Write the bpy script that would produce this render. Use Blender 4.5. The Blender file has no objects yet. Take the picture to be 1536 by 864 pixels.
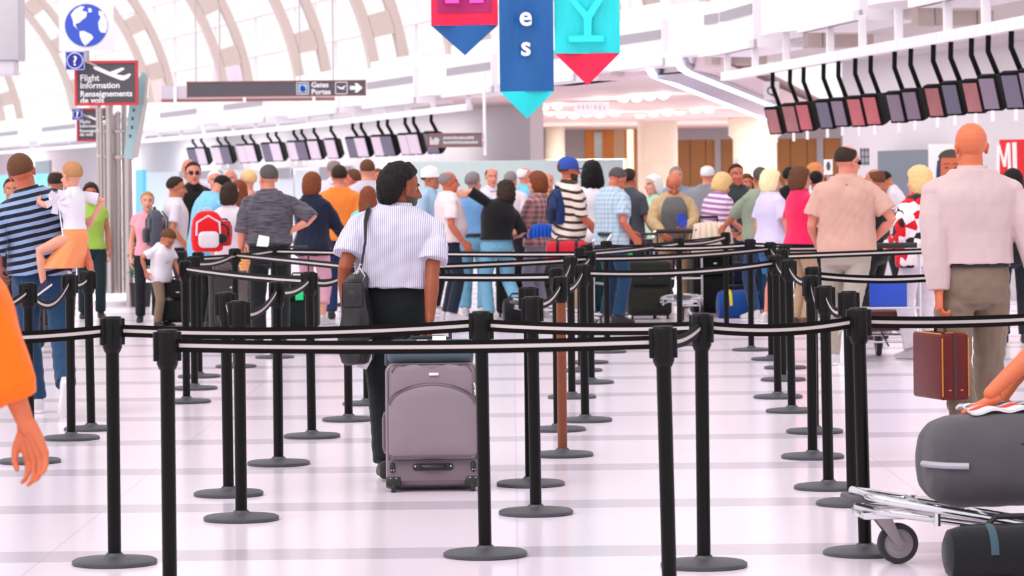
import bpy, bmesh, math, random
import numpy as np
from mathutils import Vector, Matrix, Euler

random.seed(7)
SC = bpy.context.scene
COL = SC.collection
PI = math.pi
FPX = 4800.0          # focal length in pixels of the 1536 wide frame
CAMZ = 1.55
PPX, PPY = 768.0, 275.0
TH = math.radians(0.62)
CT, ST = math.cos(TH), math.sin(TH)

def ray(px, py):
    u, v = px - PPX, PPY - py
    return (u * CT + v * ST) / FPX, (-u * ST + v * CT) / FPX
def at(px, py, Y):
    a, b = ray(px, py)
    return Vector((a * Y, Y, CAMZ + b * Y))
def ground(px, py):
    a, b = ray(px, py)
    Y = CAMZ / (-b)
    return Vector((a * Y, Y, 0.0))
def atz(px, py, z):
    a, b = ray(px, py)
    Y = (z - CAMZ) / b
    return Vector((a * Y, Y, z))
def xat(px, Y, py=275):
    return ray(px, py)[0] * Y

# ---------------------------------------------------------------- materials
def lin(c):
    out = []
    for v in c[:3]:
        v = v / 255.0
        out.append(v / 12.92 if v <= 0.04045 else ((v + 0.055) / 1.055) ** 2.4)
    return (out[0], out[1], out[2], 1.0)

def deep(c):
    return tuple(v * (.72 + .28 * v) for v in lin(c)[:3]) + (1.0,)
_M = {}
def _new(name):
    m = bpy.data.materials.new(name)
    m.use_nodes = True
    nt = m.node_tree
    return m, nt, nt.nodes['Principled BSDF']
def N(nt, t, **kw):
    n = nt.nodes.new(t)
    for k, v in kw.items():
        setattr(n, k, v)
    return n
def coords(nt):
    return N(nt, 'ShaderNodeTexCoord').outputs['Object']
def mth(nt, op, a, b=None):
    n = N(nt, 'ShaderNodeMath', operation=op)
    for i, v in enumerate((a, b)):
        if v is None: continue
        if isinstance(v, (int, float)): n.inputs[i].default_value = v
        else: nt.links.new(v, n.inputs[i])
    return n.outputs[0]
def mixc(nt, fac, a, b):
    n = N(nt, 'ShaderNodeMix', data_type='RGBA')
    for k, v in ((0, fac), (6, a), (7, b)):
        if isinstance(v, (int, float)): n.inputs[k].default_value = v
        elif isinstance(v, tuple): n.inputs[k].default_value = v
        else: nt.links.new(v, n.inputs[k])
    return n.outputs[2]
def noise(nt, scale, detail=3.0, vec=None, rough=0.5):
    n = N(nt, 'ShaderNodeTexNoise')
    n.inputs['Scale'].default_value = scale
    n.inputs['Detail'].default_value = detail
    n.inputs['Roughness'].default_value = rough
    nt.links.new(vec if vec is not None else coords(nt), n.inputs['Vector'])
    return n.outputs['Fac']
def bump(nt, bs, h, strength, dist=0.01):
    b = N(nt, 'ShaderNodeBump')
    b.inputs['Strength'].default_value = strength
    b.inputs['Distance'].default_value = dist
    nt.links.new(h, b.inputs['Height'])
    nt.links.new(b.outputs[0], bs.inputs['Normal'])

def plain(name, rgb, rough=0.6, metal=0.0, var=0.06, vscale=6.0, bmp=0.0, bscale=60, spec=0.5, emit=0, ecol=None, coat=0):
    if name in _M: return _M[name]
    m, nt, bs = _new(name)
    c = lin(rgb)
    if var:
        f = noise(nt, vscale)
        lo = tuple(x * (1 - var) for x in c[:3]) + (1,)
        hi = tuple(min(1, x * (1 + var)) for x in c[:3]) + (1,)
        nt.links.new(mixc(nt, f, lo, hi), bs.inputs['Base Color'])
    else:
        bs.inputs['Base Color'].default_value = c
    bs.inputs['Roughness'].default_value = rough
    bs.inputs['Metallic'].default_value = metal
    bs.inputs['Specular IOR Level'].default_value = spec
    if coat: bs.inputs['Coat Weight'].default_value = coat
    if emit:
        bs.inputs['Emission Color'].default_value = lin(ecol or rgb)
        bs.inputs['Emission Strength'].default_value = emit
    if bmp: bump(nt, bs, noise(nt, bscale), bmp)
    m.diffuse_color = c
    _M[name] = m
    return m

def _sep(nt):
    s = N(nt, 'ShaderNodeSeparateXYZ')
    nt.links.new(coords(nt), s.inputs[0])
    return s.outputs

def cloth(name, rgb, rgb2=None, kind='plain', period=0.05, duty=0.5, rough=0.85, axis=2, tilt=0.0, period2=None):
    """woven cloth: plain, stripes along an axis, plaid, heather, splotches"""
    if name in _M: return _M[name]
    m, nt, bs = _new(name)
    c = deep(rgb)
    c2 = deep(rgb2) if rgb2 else None
    col = None
    if kind == 'plain':
        f = noise(nt, 9.0)
        col = mixc(nt, f, tuple(x * 0.93 for x in c[:3]) + (1,), tuple(min(1, x * 1.06) for x in c[:3]) + (1,))
    elif kind == 'stripes':
        o = _sep(nt)
        v = o[axis]
        if tilt:
            v = mth(nt, 'ADD', v, mth(nt, 'MULTIPLY', o[0], tilt))
        wob = mth(nt, 'MULTIPLY', noise(nt, 5.0, 1.0), period * 0.25)
        v = mth(nt, 'ADD', v, wob)
        fr = mth(nt, 'FRACT', mth(nt, 'MULTIPLY', v, 1.0 / period))
        col = mixc(nt, mth(nt, 'LESS_THAN', fr, duty), c, c2)
    elif kind == 'plaid':
        o = _sep(nt)
        col = None
        f1 = mth(nt, 'LESS_THAN', mth(nt, 'FRACT', mth(nt, 'MULTIPLY', o[2], 1 / period)), duty)
        f2 = mth(nt, 'LESS_THAN', mth(nt, 'FRACT', mth(nt, 'MULTIPLY', o[0], 1 / period)), duty)
        f3 = mth(nt, 'MULTIPLY', mth(nt, 'ADD', f1, f2), 0.5)
        col = mixc(nt, f3, c, c2)
    elif kind == 'heather':
        mp = N(nt, 'ShaderNodeMapping')
        mp.inputs['Scale'].default_value = (6, 6, 60)
        nt.links.new(coords(nt), mp.inputs[0])
        f = noise(nt, 1.6, 2.0, mp.outputs[0])
        rmp = N(nt, 'ShaderNodeMapRange')
        rmp.inputs[1].default_value = 0.38; rmp.inputs[2].default_value = 0.62
        nt.links.new(f, rmp.inputs[0])
        col = mixc(nt, rmp.outputs[0], c, c2)
    elif kind == 'splotch':
        vo = N(nt, 'ShaderNodeTexVoronoi')
        vo.inputs['Scale'].default_value = 1.0 / period
        nt.links.new(coords(nt), vo.inputs['Vector'])
        s = N(nt, 'ShaderNodeSeparateColor')
        nt.links.new(vo.outputs['Color'], s.inputs[0])
        a = mixc(nt, mth(nt, 'GREATER_THAN', s.outputs[0], 0.62), c, c2)
        col = mixc(nt, mth(nt, 'GREATER_THAN', s.outputs[1], 0.84), a, lin((40, 38, 44)))
    nt.links.new(col, bs.inputs['Base Color'])
    bs.inputs['Roughness'].default_value = rough
    bs.inputs['Specular IOR Level'].default_value = 0.25
    bs.inputs['Sheen Weight'].default_value = 0.15
    bump(nt, bs, noise(nt, 38.0, 4.0), 0.12, 0.01)
    m.diffuse_color = c
    _M[name] = m
    return m

def skinmat(name, rgb):
    if name in _M: return _M[name]
    m, nt, bs = _new(name)
    c = deep(rgb)
    f = noise(nt, 14.0)
    nt.links.new(mixc(nt, f, tuple(x * y for x, y in zip(c[:3], (0.92, 0.86, 0.84))) + (1,), c), bs.inputs['Base Color'])
    bs.inputs['Roughness'].default_value = 0.5
    bs.inputs['Specular IOR Level'].default_value = 0.35
    bs.inputs['Subsurface Weight'].default_value = 0.0
    m.diffuse_color = c
    _M[name] = m
    return m

def hairmat(name, rgb, rgb2=None):
    if name in _M: return _M[name]
    m, nt, bs = _new(name)
    c = lin(rgb); c2 = lin(rgb2) if rgb2 else tuple(min(1, x * 1.7) for x in c[:3]) + (1,)
    mp = N(nt, 'ShaderNodeMapping')
    mp.inputs['Scale'].default_value = (120, 120, 14)
    nt.links.new(coords(nt), mp.inputs[0])
    f = noise(nt, 1.0, 3.0, mp.outputs[0])
    nt.links.new(mixc(nt, f, c, c2), bs.inputs['Base Color'])
    bs.inputs['Roughness'].default_value = 0.6
    bs.inputs['Specular IOR Level'].default_value = 0.18
    bump(nt, bs, f, 0.5, 0.01)
    m.diffuse_color = c
    _M[name] = m
    return m

# ---------------------------------------------------------------- object helpers
def tag(o, label=None, cat=None, group=None, kind=None):
    if label: o['label'] = label
    if cat: o['category'] = cat
    if group: o['group'] = group
    if kind: o['kind'] = kind
    return o
def empty(name, loc, rz=0.0, label=None, cat=None, group=None):
    o = bpy.data.objects.new(name, None)
    o.empty_display_size = 0.1
    COL.objects.link(o)
    o.location = loc
    o.rotation_euler = (0, 0, rz)
    return tag(o, label, cat, group)
def link(name, me, mats, parent=None, loc=None, smooth=True):
    if mats is not None:
        if not isinstance(mats, (list, tuple)): mats = [mats]
        if len(me.materials) == 0:
            for m in mats: me.materials.append(m)
    o = bpy.data.objects.new(name, me)
    COL.objects.link(o)
    if parent is not None: o.parent = parent
    if loc is not None: o.location = loc
    return o

class MB:
    """gathers simple solids (boxes, tubes, lathes, prisms) into one mesh"""
    def __init__(s):
        s.v = []; s.f = []; s.m = []
    def add(s, vs, fs, mi=0):
        b = len(s.v)
        s.v.extend(tuple(x) for x in vs)
        s.f.extend(tuple(i + b for i in f) for f in fs)
        s.m.extend([mi] * len(fs))
        return s
    def box(s, lo, hi, mi=0, M=None, r=0.0, seg=2):
        bm = bmesh.new()
        bmesh.ops.create_cube(bm, size=1.0)
        for v in bm.verts:
            v.co = Vector([lo[i] + (v.co[i] + 0.5) * (hi[i] - lo[i]) for i in range(3)])
        if r > 0:
            bmesh.ops.bevel(bm, geom=bm.edges[:], offset=r, segments=seg, affect='EDGES', profile=0.5)
        return s.bm(bm, mi, M)
    def bm(s, bm, mi=0, M=None):
        if M is not None: bmesh.ops.transform(bm, matrix=M, verts=bm.verts[:])
        bm.verts.index_update()
        s.add([v.co[:] for v in bm.verts], [[v.index for v in f.verts] for f in bm.faces], mi)
        bm.free()
        return s
    def lathe(s, prof, seg=24, mi=0, M=None, cap=True):
        vs = []; fs = []
        for (r, z) in prof:
            for k in range(seg):
                a = 2 * PI * k / seg
                vs.append(Vector((r * math.cos(a), r * math.sin(a), z)))
        n = len(prof)
        for i in range(n - 1):
            for k in range(seg):
                k2 = (k + 1) % seg
                fs.append((i * seg + k, i * seg + k2, (i + 1) * seg + k2, (i + 1) * seg + k))
        if cap:
            fs.append(tuple(reversed(range(seg))))
            fs.append(tuple(range((n - 1) * seg, n * seg)))
        if M is not None: vs = [M @ v for v in vs]
        return s.add(vs, fs, mi)
    def tube(s, pts, r, seg=10, mi=0, closed=False, flat=1.0):
        pts = [Vector(p) for p in pts]
        n = len(pts)
        rs = r if isinstance(r, (list, tuple)) else [r] * n
        vs = []; fs = []
        up = None
        for i, p in enumerate(pts):
            if closed: d = pts[(i + 1) % n] - pts[i - 1]
            else: d = pts[min(i + 1, n - 1)] - pts[max(i - 1, 0)]
            d.normalize()
            if up is None:
                a = Vector((0, 0, 1)) if abs(d.z) < 0.9 else Vector((1, 0, 0))
                up = (a - d * a.dot(d)).normalized()
            else:
                up = (up - d * up.dot(d)).normalized()
            sd = d.cross(up)
            for k in range(seg):
                t = 2 * PI * k / seg
                vs.append(p + (up * math.cos(t) + sd * math.sin(t) * flat) * rs[i])
        for i in range(n if closed else n - 1):
            j = (i + 1) % n
            for k in range(seg):
                k2 = (k + 1) % seg
                fs.append((i * seg + k, i * seg + k2, j * seg + k2, j * seg + k))
        if not closed:
            fs.append(tuple(reversed(range(seg))))
            fs.append(tuple(range((n - 1) * seg, n * seg)))
        return s.add(vs, fs, mi)
    def prism(s, poly, depth, M=None, mi=0):
        """poly in local XZ, thickness along +Y"""
        n = len(poly)
        vs = [Vector((x, 0, z)) for x, z in poly] + [Vector((x, depth, z)) for x, z in poly]
        fs = [tuple(range(n)), tuple(reversed(range(n, 2 * n)))]
        for i in range(n):
            j = (i + 1) % n
            fs.append((j, i, n + i, n + j))
        if M is not None: vs = [M @ v for v in vs]
        return s.add(vs, fs, mi)
    def quadslab(s, c4, thick, mi=0):
        c = [Vector(p) for p in c4]
        nrm = (c[1] - c[0]).cross(c[3] - c[0]).normalized() * thick
        vs = c + [p + nrm for p in c]
        return s.add(vs, [(3, 2, 1, 0), (4, 5, 6, 7), (0, 1, 5, 4), (1, 2, 6, 5), (2, 3, 7, 6), (3, 0, 4, 7)], mi)
    def ribbon(s, pts, h, t, mi_edge=0, mi_mid=None, midfrac=0.3):
        """flat webbing hanging on edge along pts: height h (z), thickness t; a middle band gets mi_mid"""
        pts = [Vector(p) for p in pts]
        zs = [-h / 2, -h * midfrac / 2, h * midfrac / 2, h / 2]
        vs = []
        n = len(pts)
        for i, p in enumerate(pts):
            d = pts[min(i + 1, n - 1)] - pts[max(i - 1, 0)]
            d.z = 0; d.normalize()
            nn = Vector((-d.y, d.x, 0)) * (t / 2)
            for z in zs: vs.append(p + nn + Vector((0, 0, z)))
            for z in zs: vs.append(p - nn + Vector((0, 0, z)))
        for i in range(n - 1):
            a, b = i * 8, (i + 1) * 8
            for k in range(3):
                mi = mi_mid if (k == 1 and mi_mid is not None) else mi_edge
                s.add([vs[q] for q in (a + k, b + k, b + k + 1, a + k + 1)], [(0, 3, 2, 1)], mi)
                s.add([vs[q] for q in (a + 4 + k, b + 4 + k, b + 5 + k, a + 5 + k)], [(0, 1, 2, 3)], mi)
            s.add([vs[q] for q in (a + 3, b + 3, b + 7, a + 7)], [(0, 3, 2, 1)], mi_edge)
            s.add([vs[q] for q in (a, b, b + 4, a + 4)], [(0, 1, 2, 3)], mi_edge)
        for a in (0, (n - 1) * 8):
            s.add([vs[q] for q in (a, a + 3, a + 7, a + 4)], [(0, 1, 2, 3)], mi_edge)
        return s
    def mesh(s, name, smooth=False):
        me = bpy.data.meshes.new(name)
        me.from_pydata([tuple(v) for v in s.v], [], s.f)
        me.update()
        if any(s.m): me.polygons.foreach_set('material_index', s.m)
        if smooth:
            me.polygons.foreach_set('use_smooth', [True] * len(me.polygons))
            try: me.set_sharp_from_angle(angle=math.radians(40))
            except Exception: pass
        return me
    def build(s, name, mats, parent=None, loc=None, smooth=True):
        return link(name, s.mesh(name, smooth), mats, parent, loc)

def text(name, body, mat, size, loc, rot=(PI / 2, 0, 0), parent=None, ext=0.004, align='LEFT', sx=1.0, bold=0.0):
    cu = bpy.data.curves.new(name, 'FONT')
    cu.body = body; cu.size = size; cu.extrude = ext; cu.align_x = align
    cu.offset = bold
    cu.resolution_u = 3
    o = bpy.data.objects.new(name, cu); COL.objects.link(o)
    me = bpy.data.meshes.new_from_object(o.evaluated_get(bpy.context.evaluated_depsgraph_get()))
    bpy.data.objects.remove(o); bpy.data.curves.remove(cu)
    me.materials.clear(); me.materials.append(mat)
    o = bpy.data.objects.new(name, me); COL.objects.link(o)
    o.location = loc; o.rotation_euler = rot; o.scale = (sx, 1, 1)
    if parent is not None: o.parent = parent
    return o
def copy_tree(o, parent=None):
    c = o.copy(); COL.objects.link(c)
    if parent is not None: c.parent = parent
    for ch in list(o.children): copy_tree(ch, c)
    return c
# ---------------------------------------------------------------- people
def V(*a): return np.array(a, dtype=float)
def nrm(v): return v / (np.linalg.norm(v) + 1e-9)
def rotx(a): c, s = math.cos(a), math.sin(a); return np.array([[1, 0, 0], [0, c, -s], [0, s, c]])
def roty(a): c, s = math.cos(a), math.sin(a); return np.array([[c, 0, s], [0, 1, 0], [-s, 0, c]])
def rotz(a): c, s = math.cos(a), math.sin(a); return np.array([[c, -s, 0], [s, c, 0], [0, 0, 1]])
RAD = math.radians

class Pieces:
    def __init__(s): s.v = []; s.f = []; s.n = 0
    def raw(s, v, f):
        s.v.append(np.asarray(v, float))
        s.f.extend([tuple(i + s.n for i in q) for q in f])
        s.n += len(v)
    def rings(s, rings):
        """closed loft through equally long rings (arrays k x 3), fan caps"""
        k = len(rings[0]); n = len(rings)
        v = np.concatenate(list(rings) + [rings[0].mean(0)[None], rings[-1].mean(0)[None]])
        f = []
        for i in range(n - 1):
            for a in range(k):
                b = (a + 1) % k
                f.append((i * k + a, i * k + b, (i + 1) * k + b, (i + 1) * k + a))
        for a in range(k):
            b = (a + 1) % k
            f.append((n * k, b, a))
            f.append((n * k + 1, (n - 1) * k + a, (n - 1) * k + b))
        s.raw(v, f)
    def tube(s, pts, rad, seg=14, flat=None, caps=True):
        pts = [np.asarray(p, float) for p in pts]; rad = list(rad)
        if caps:     # round the two ends
            d0 = nrm(pts[0] - pts[1]); d1 = nrm(pts[-1] - pts[-2])
            P, R = [], []
            for t in (0.98, 0.8, 0.5): P.append(pts[0] + d0 * rad[0] * t); R.append(rad[0] * math.sqrt(1 - t * t))
            for p, r in zip(pts, rad): P.append(p); R.append(r)
            for t in (0.5, 0.8, 0.98): P.append(pts[-1] + d1 * rad[-1] * t); R.append(rad[-1] * math.sqrt(1 - t * t))
            pts, rad = P, R
        up = None; rings = []
        n = len(pts)
        for i in range(n):
            d = nrm(pts[min(i + 1, n - 1)] - pts[max(i - 1, 0)])
            if up is None:
                a = V(0, 1, 0) if abs(d[1]) < 0.8 else V(1, 0, 0)
                up = nrm(a - d * a.dot(d))
            else: up = nrm(up - d * up.dot(d))
            sd = np.cross(d, up)
            t = np.arange(seg) * 2 * PI / seg
            fl = 1.0 if flat is None else flat
            rings.append(pts[i] + np.outer(np.cos(t), up) * rad[i] * fl + np.outer(np.sin(t), sd) * rad[i])
        s.rings(rings)
    def ell(s, c, r, R=None, seg=16, rg=10):
        rings = []
        t = np.arange(seg) * 2 * PI / seg
        for i in range(1, rg):
            ph = PI * i / rg
            p = np.stack([r[0] * np.sin(ph) * np.cos(t), r[1] * np.sin(ph) * np.sin(t), np.full(seg, -r[2] * math.cos(ph))], 1)
            if R is not None: p = p @ R.T
            rings.append(p + np.asarray(c))
        s.rings(rings)
    def remesh(s, voxel, smooth=3, keep=False):
        v = np.concatenate(s.v)
        me = bpy.data.meshes.new('tmp')
        me.from_pydata(v.tolist(), [], s.f)
        ob = bpy.data.objects.new('tmp', me)
        COL.objects.link(ob)
        md = ob.modifiers.new('r', 'REMESH'); md.mode = 'VOXEL'; md.voxel_size = voxel; md.use_smooth_shade = True
        if smooth:
            m2 = ob.modifiers.new('s', 'SMOOTH'); m2.factor = 0.5; m2.iterations = smooth
        dg = bpy.context.evaluated_depsgraph_get()
        out = bpy.data.meshes.new_from_object(ob.evaluated_get(dg))
        bpy.data.objects.remove(ob); bpy.data.meshes.remove(me)
        return out
def mco(me):
    a = np.empty(len(me.vertices) * 3); me.vertices.foreach_get('co', a); return a.reshape(-1, 3)
def setco(me, a): me.vertices.foreach_set('co', a.ravel()); me.update()
def mno(me):
    a = np.empty(len(me.vertices) * 3, dtype=np.float32); me.vertex_normals.foreach_get('vector', a); return a.reshape(-1, 3).astype(float)
def wrinkle(me, amp, seed=0, scale=1.0, zstretch=1.0):
    co = mco(me); no = mno(me)
    rg = np.random.RandomState(seed)
    p = co * V(1, 1, zstretch) * scale
    w = np.zeros(len(co))
    for k in range(7):
        d = rg.normal(size=3); d /= np.linalg.norm(d)
        fr = rg.uniform(18, 60)
        q = p @ d * fr + rg.uniform(0, 6) + 1.6 * np.sin(p @ rg.normal(size=3) * 9 + rg.uniform(0, 6))
        w += np.abs(np.sin(q)) ** 1.5 / (fr / 18) 
    w -= w.mean()
    setco(me, co + no * (w * amp)[:, None])

def ik(S, T, l1, l2, hint):
    S, T, hint = map(lambda q: np.asarray(q, float), (S, T, hint))
    d = T - S; L = np.linalg.norm(d); L = min(max(L, 0.02), (l1 + l2) * 0.999)
    u = nrm(d)
    T2 = S + u * L
    a = (l1 * l1 - l2 * l2 + L * L) / (2 * L)
    h = math.sqrt(max(l1 * l1 - a * a, 0))
    hv = hint - u * hint.dot(u)
    return S + u * a + nrm(hv) * h, T2

MALE = [(0.80, .140, .100, -.01), (0.88, .166, .118, -.008), (0.95, .170, .118, -.005), (1.02, .160, .110, 0), (1.09, .154, .106, .004), (1.18, .160, .112, .008), (1.28, .174, .122, .008), (1.35, .180, .118, .002), (1.40, .168, .102, -.006), (1.44, .138, .084, -.012), (1.475, .098, .070, -.014), (1.50, .072, .064, -.014), (1.53, .058, .060, -.012)]
FEMALE = [(0.80, .150, .108, -.012), (0.88, .178, .124, -.012), (0.95, .172, .116, -.006), (1.02, .148, .100, 0), (1.09, .134, .094, .004), (1.18, .144, .106, .012), (1.27, .158, .128, .020), (1.34, .160, .110, .006), (1.39, .148, .092, -.004), (1.43, .120, .076, -.010), (1.465, .082, .062, -.012), (1.49, .060, .056, -.012), (1.52, .050, .052, -.010)]

class Person:
    def __init__(s, sex='m', lean=0, side=0, twist=0, hyaw=0, hpitch=0, lh=None, rh=None, lel=None, rel=None, lf=None, rf=None,
                 lkn=None, rkn=None, belly=0.0, wide=1.0, headscale=1.09, lcurl=0.35, rcurl=0.35, lpalm=None, rpalm=None, ldir=None, rdir=None,
                 ftoe=None, shoulder=1.0, bust=1.0, neckdrop=0.0):
        s.__dict__.update(locals()); del s.__dict__['s']
        s.prof = MALE if sex == 'm' else FEMALE
        sw = (.190 if sex == 'm' else .165) * shoulder * (0.5 + 0.5 * wide)
        s.sh = {}; s.arm = {}; s.leg = {}; s.hd = {}
        o, R = s.frame(1.398)
        for sd, sg in (('l', -1), ('r', 1)):
            s.sh[sd] = o + R @ V(sg * sw, -.008, 0.0)
            tgt = getattr(s, sd + 'h')
            if tgt is None: tgt = s.sh[sd] + V(sg * .065, .03, -.525)
            el = getattr(s, sd + 'el')
            if el is None: el = V(sg * .28, -.9, -.1)
            E, W = ik(s.sh[sd], V(*tgt), .285, .255, V(*el))
            s.arm[sd] = (s.sh[sd], E, W)
            H = V(sg * .098 * (0.5 + .5 * wide), 0, .90)
            ft = getattr(s, sd + 'f')
            if ft is None: ft = (sg * .11, 0.0, .085)
            kn = getattr(s, sd + 'kn')
            if kn is None: kn = (sg * .1, 1, 0)
            K, A = ik(H, V(*ft), .42, .415, V(*kn))
            s.leg[sd] = (H, K, A)
            d = getattr(s, sd + 'dir')
            d = nrm(W - E) if d is None else nrm(V(*d))
            pn = getattr(s, sd + 'palm')
            pn = V(-sg, 0, 0) if pn is None else V(*pn)
            pn = nrm(pn - d * pn.dot(d))
            s.hd[sd] = (W, d, pn)
        o2, R2 = s.frame(1.50)
        s.Rh = R2 @ rotz(RAD(hyaw)) @ rotx(RAD(-hpitch))
        s.hc = o2 + R2 @ V(0, -.008, .05 - neckdrop) + s.Rh @ V(0, .018, .072 * (0.4 + 0.6 * headscale))
        s.neck0 = o2 + R2 @ V(0, -.012, -.05)
    def frame(s, z):
        t = min(max((z - .93) / .45, 0), 1); ph = RAD(s.lean); sd = RAD(s.side)
        # integrate the bent spine
        o = V(0, 0, min(z, .93))
        n = 10
        if z > .93:
            dz = (z - .93) / n
            for i in range(n):
                zz = .93 + (i + .5) * dz
                tt = min(max((zz - .93) / .45, 0), 1); tt = tt * tt * (3 - 2 * tt)
                o = o + V(math.sin(sd * tt), math.sin(ph * tt), math.cos(ph * tt) * math.cos(sd * tt)) * dz
        tt = t * t * (3 - 2 * t)
        return o, roty(sd * tt) @ rotx(-ph * tt) @ rotz(RAD(s.twist) * tt)
    def ring(s, z, hw, hd, yo, infl=0.0, seg=36, rel=None):
        o, R = s.frame(z)
        t = np.arange(seg) * 2 * PI / seg
        ex = 2.0 / 2.35
        b = s.belly * math.exp(-((z - 1.08) / .13) ** 2)
        cx = np.sign(np.cos(t)) * np.abs(np.cos(t)) ** ex * (hw * s.wide + infl + b * .35)
        cy = np.sign(np.sin(t)) * np.abs(np.sin(t)) ** ex * (hd * (0.4 + 0.6 * s.wide) + infl)
        cy = np.where(cy > 0, cy * (1 + b / (hd + .001)), cy)
        p = np.stack([cx, cy + yo, np.zeros(seg)], 1)
        return p @ R.T + o
    def prof_at(s, z):
        P = s.prof
        if z <= P[0][0]: return P[0][1:]
        for a, b in zip(P, P[1:]):
            if z <= b[0]:
                t = (z - a[0]) / (b[0] - a[0])
                return tuple(a[i] + (b[i] - a[i]) * t for i in (1, 2, 3))
        return P[-1][1:]
    def torso(s, pc, z0, z1, infl, n=16, hemflare=0.0):
        rg = []
        for i in range(n + 1):
            z = z0 + (z1 - z0) * i / n
            hw, hd, yo = s.prof_at(z)
            rg.append(s.ring(z, hw, hd, yo, infl + hemflare * (1 - i / n) ** 2))
        pc.rings(rg)
    # ---- skin
    def body(s, voxel, skin, lipc=None, beard=None, eyes=True, mats_extra=None):
        pc = Pieces()
        s.torso(pc, .80, 1.53, -.004)
        for sd in 'lr':
            S, E, W = s.arm[sd]
            f = .92 if s.sex == 'f' else 1.0
            m1 = S + (E - S) * .45; m2 = E + (W - E) * .3; m3 = E + (W - E) * .7
            pc.tube([S, m1, E, m2, m3, W], [.050 * f, .047 * f, .038 * f, .042 * f, .033 * f, .026 * f])
            H, K, A = s.leg[sd]
            t1 = H + (K - H) * .45; c1 = K + (A - K) * .3 + nrm(V(0, -1, 0) if abs((A-K)[2]) > .2 else V(0, 0, -1)) * .012; c2 = K + (A - K) * .75
            pc.tube([H + V(0, 0, -.02), t1, K, c1, c2, A], [.088, .074, .054, .057, .042, .036])
            s.foot(pc, sd, .0)
            s.hand(pc, sd)
        # neck and head
        R, c, hs = s.Rh, s.hc, s.headscale
        L = lambda x, y, z: c + R @ (V(x, y, z) * hs)
        sc = lambda *r: [q * hs for q in r]
        pc.tube([s.neck0, s.neck0 + (L(0, -.02, -.07) - s.neck0) * .5, L(0, -.018, -.05)], [.062 if s.sex == 'm' else .054, .056 if s.sex == 'm' else .048, .052 * hs])
        pc.ell(L(0, -.012, .030), sc(.077, .098, .088), R)
        pc.ell(L(0, .028, -.045), sc(.062, .066, .078), R)
        pc.ell(L(0, .066, -.098), sc(.030, .026, .024), R)
        for q in (-1, 1):
            pc.ell(L(q * .040, .022, -.078), sc(.019, .045, .028), R, 10, 8)
            pc.ell(L(q * .036, .066, -.030), sc(.024, .022, .020), R, 10, 8)
            pc.tube([L(q * .010, .086, .022), L(q * .038, .074, .024)], sc(.010, .009), 8)
            pc.ell(L(q * .073, -.012, -.008), sc(.009, .018, .030), R @ rotz(q * .3), 10, 8)
            pc.ell(L(q * .077, -.016, .004), sc(.009, .017, .016), R @ rotz(q * .35), 10, 8)
        pc.tube([L(0, .090, .012), L(0, .110, -.022), L(0, .114, -.030)], sc(.008, .012, .014), 8)
        pc.tube([L(-.014, .102, -.034), L(.014, .102, -.034)], sc(.009, .009), 8)
        pc.tube([L(-.020, .084, -.062), L(0, .092, -.060), L(.020, .084, -.062)], sc(.006, .008, .006), 8)
        pc.tube([L(-.017, .083, -.072), L(0, .090, -.073), L(.017, .083, -.072)], sc(.006, .009, .006), 8)
        me = pc.remesh(voxel, 3)
        # colour lips, brows, eyes, beard by position on the head
        cs = np.empty(len(me.polygons) * 3); me.polygons.foreach_get('center', cs); cs = cs.reshape(-1, 3)
        q = (cs - c) @ R / hs
        x, y, z = np.abs(q[:, 0]), q[:, 1], q[:, 2]
        idx = np.zeros(len(cs), dtype=np.int32)
        if eyes:
            idx[(y > .060) & (np.hypot((x - .031) / .015, (z - .004) / .007) < 1)] = 2
            idx[(y > .060) & (np.hypot((x - .031) / .0065, (z - .004) / .0075) < 1)] = 3
            idx[(y > .055) & (x > .012) & (x < .050) & (np.abs(z - .027 + (x - .03) ** 2 * 8) < .005)] = 3
        idx[(y > .076) & (x < .019) & (z > -.077) & (z < -.060)] = 1
        if beard is not None:
            bm_ = (y > -.004) & (z < -.036 - .25 * np.maximum(0, y - .03)) & (z > -.14) & (x < .09)
            bm_ &= ~((x < .021) & (z > -.078) & (z < -.058) & (y > .08))
            bm_ |= (y > .08) & (x < .028) & (z < -.042) & (z > -.058)
            idx[bm_] = 4
        me.polygons.foreach_set('material_index', idx)
        for m in (skin, lipc or plain('lips', (178, 96, 88), .5), plain('eye_white', (236, 232, 228), .3), plain('dark_brow', (46, 34, 28), .6), beard or skin): me.materials.append(m)
        me.polygons.foreach_set('use_smooth', [True] * len(me.polygons))
        return me
    def footframe(s, sd):
        H, K, A = s.leg[sd]
        toe = s.ftoe.get(sd) if s.ftoe else None
        if toe is None: toe = V(-.12 if sd == 'l' else .12, 1, 0)
        toe = nrm(V(*toe))
        shin = nrm(K - A)
        up = shin if abs(toe.dot(shin)) < .75 and (s.ftoe and s.ftoe.get(sd) is not None) else V(0, 0, 1)
        up = nrm(up - toe * up.dot(toe))
        sdv = np.cross(toe, up)
        return A, toe, sdv, up
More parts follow.
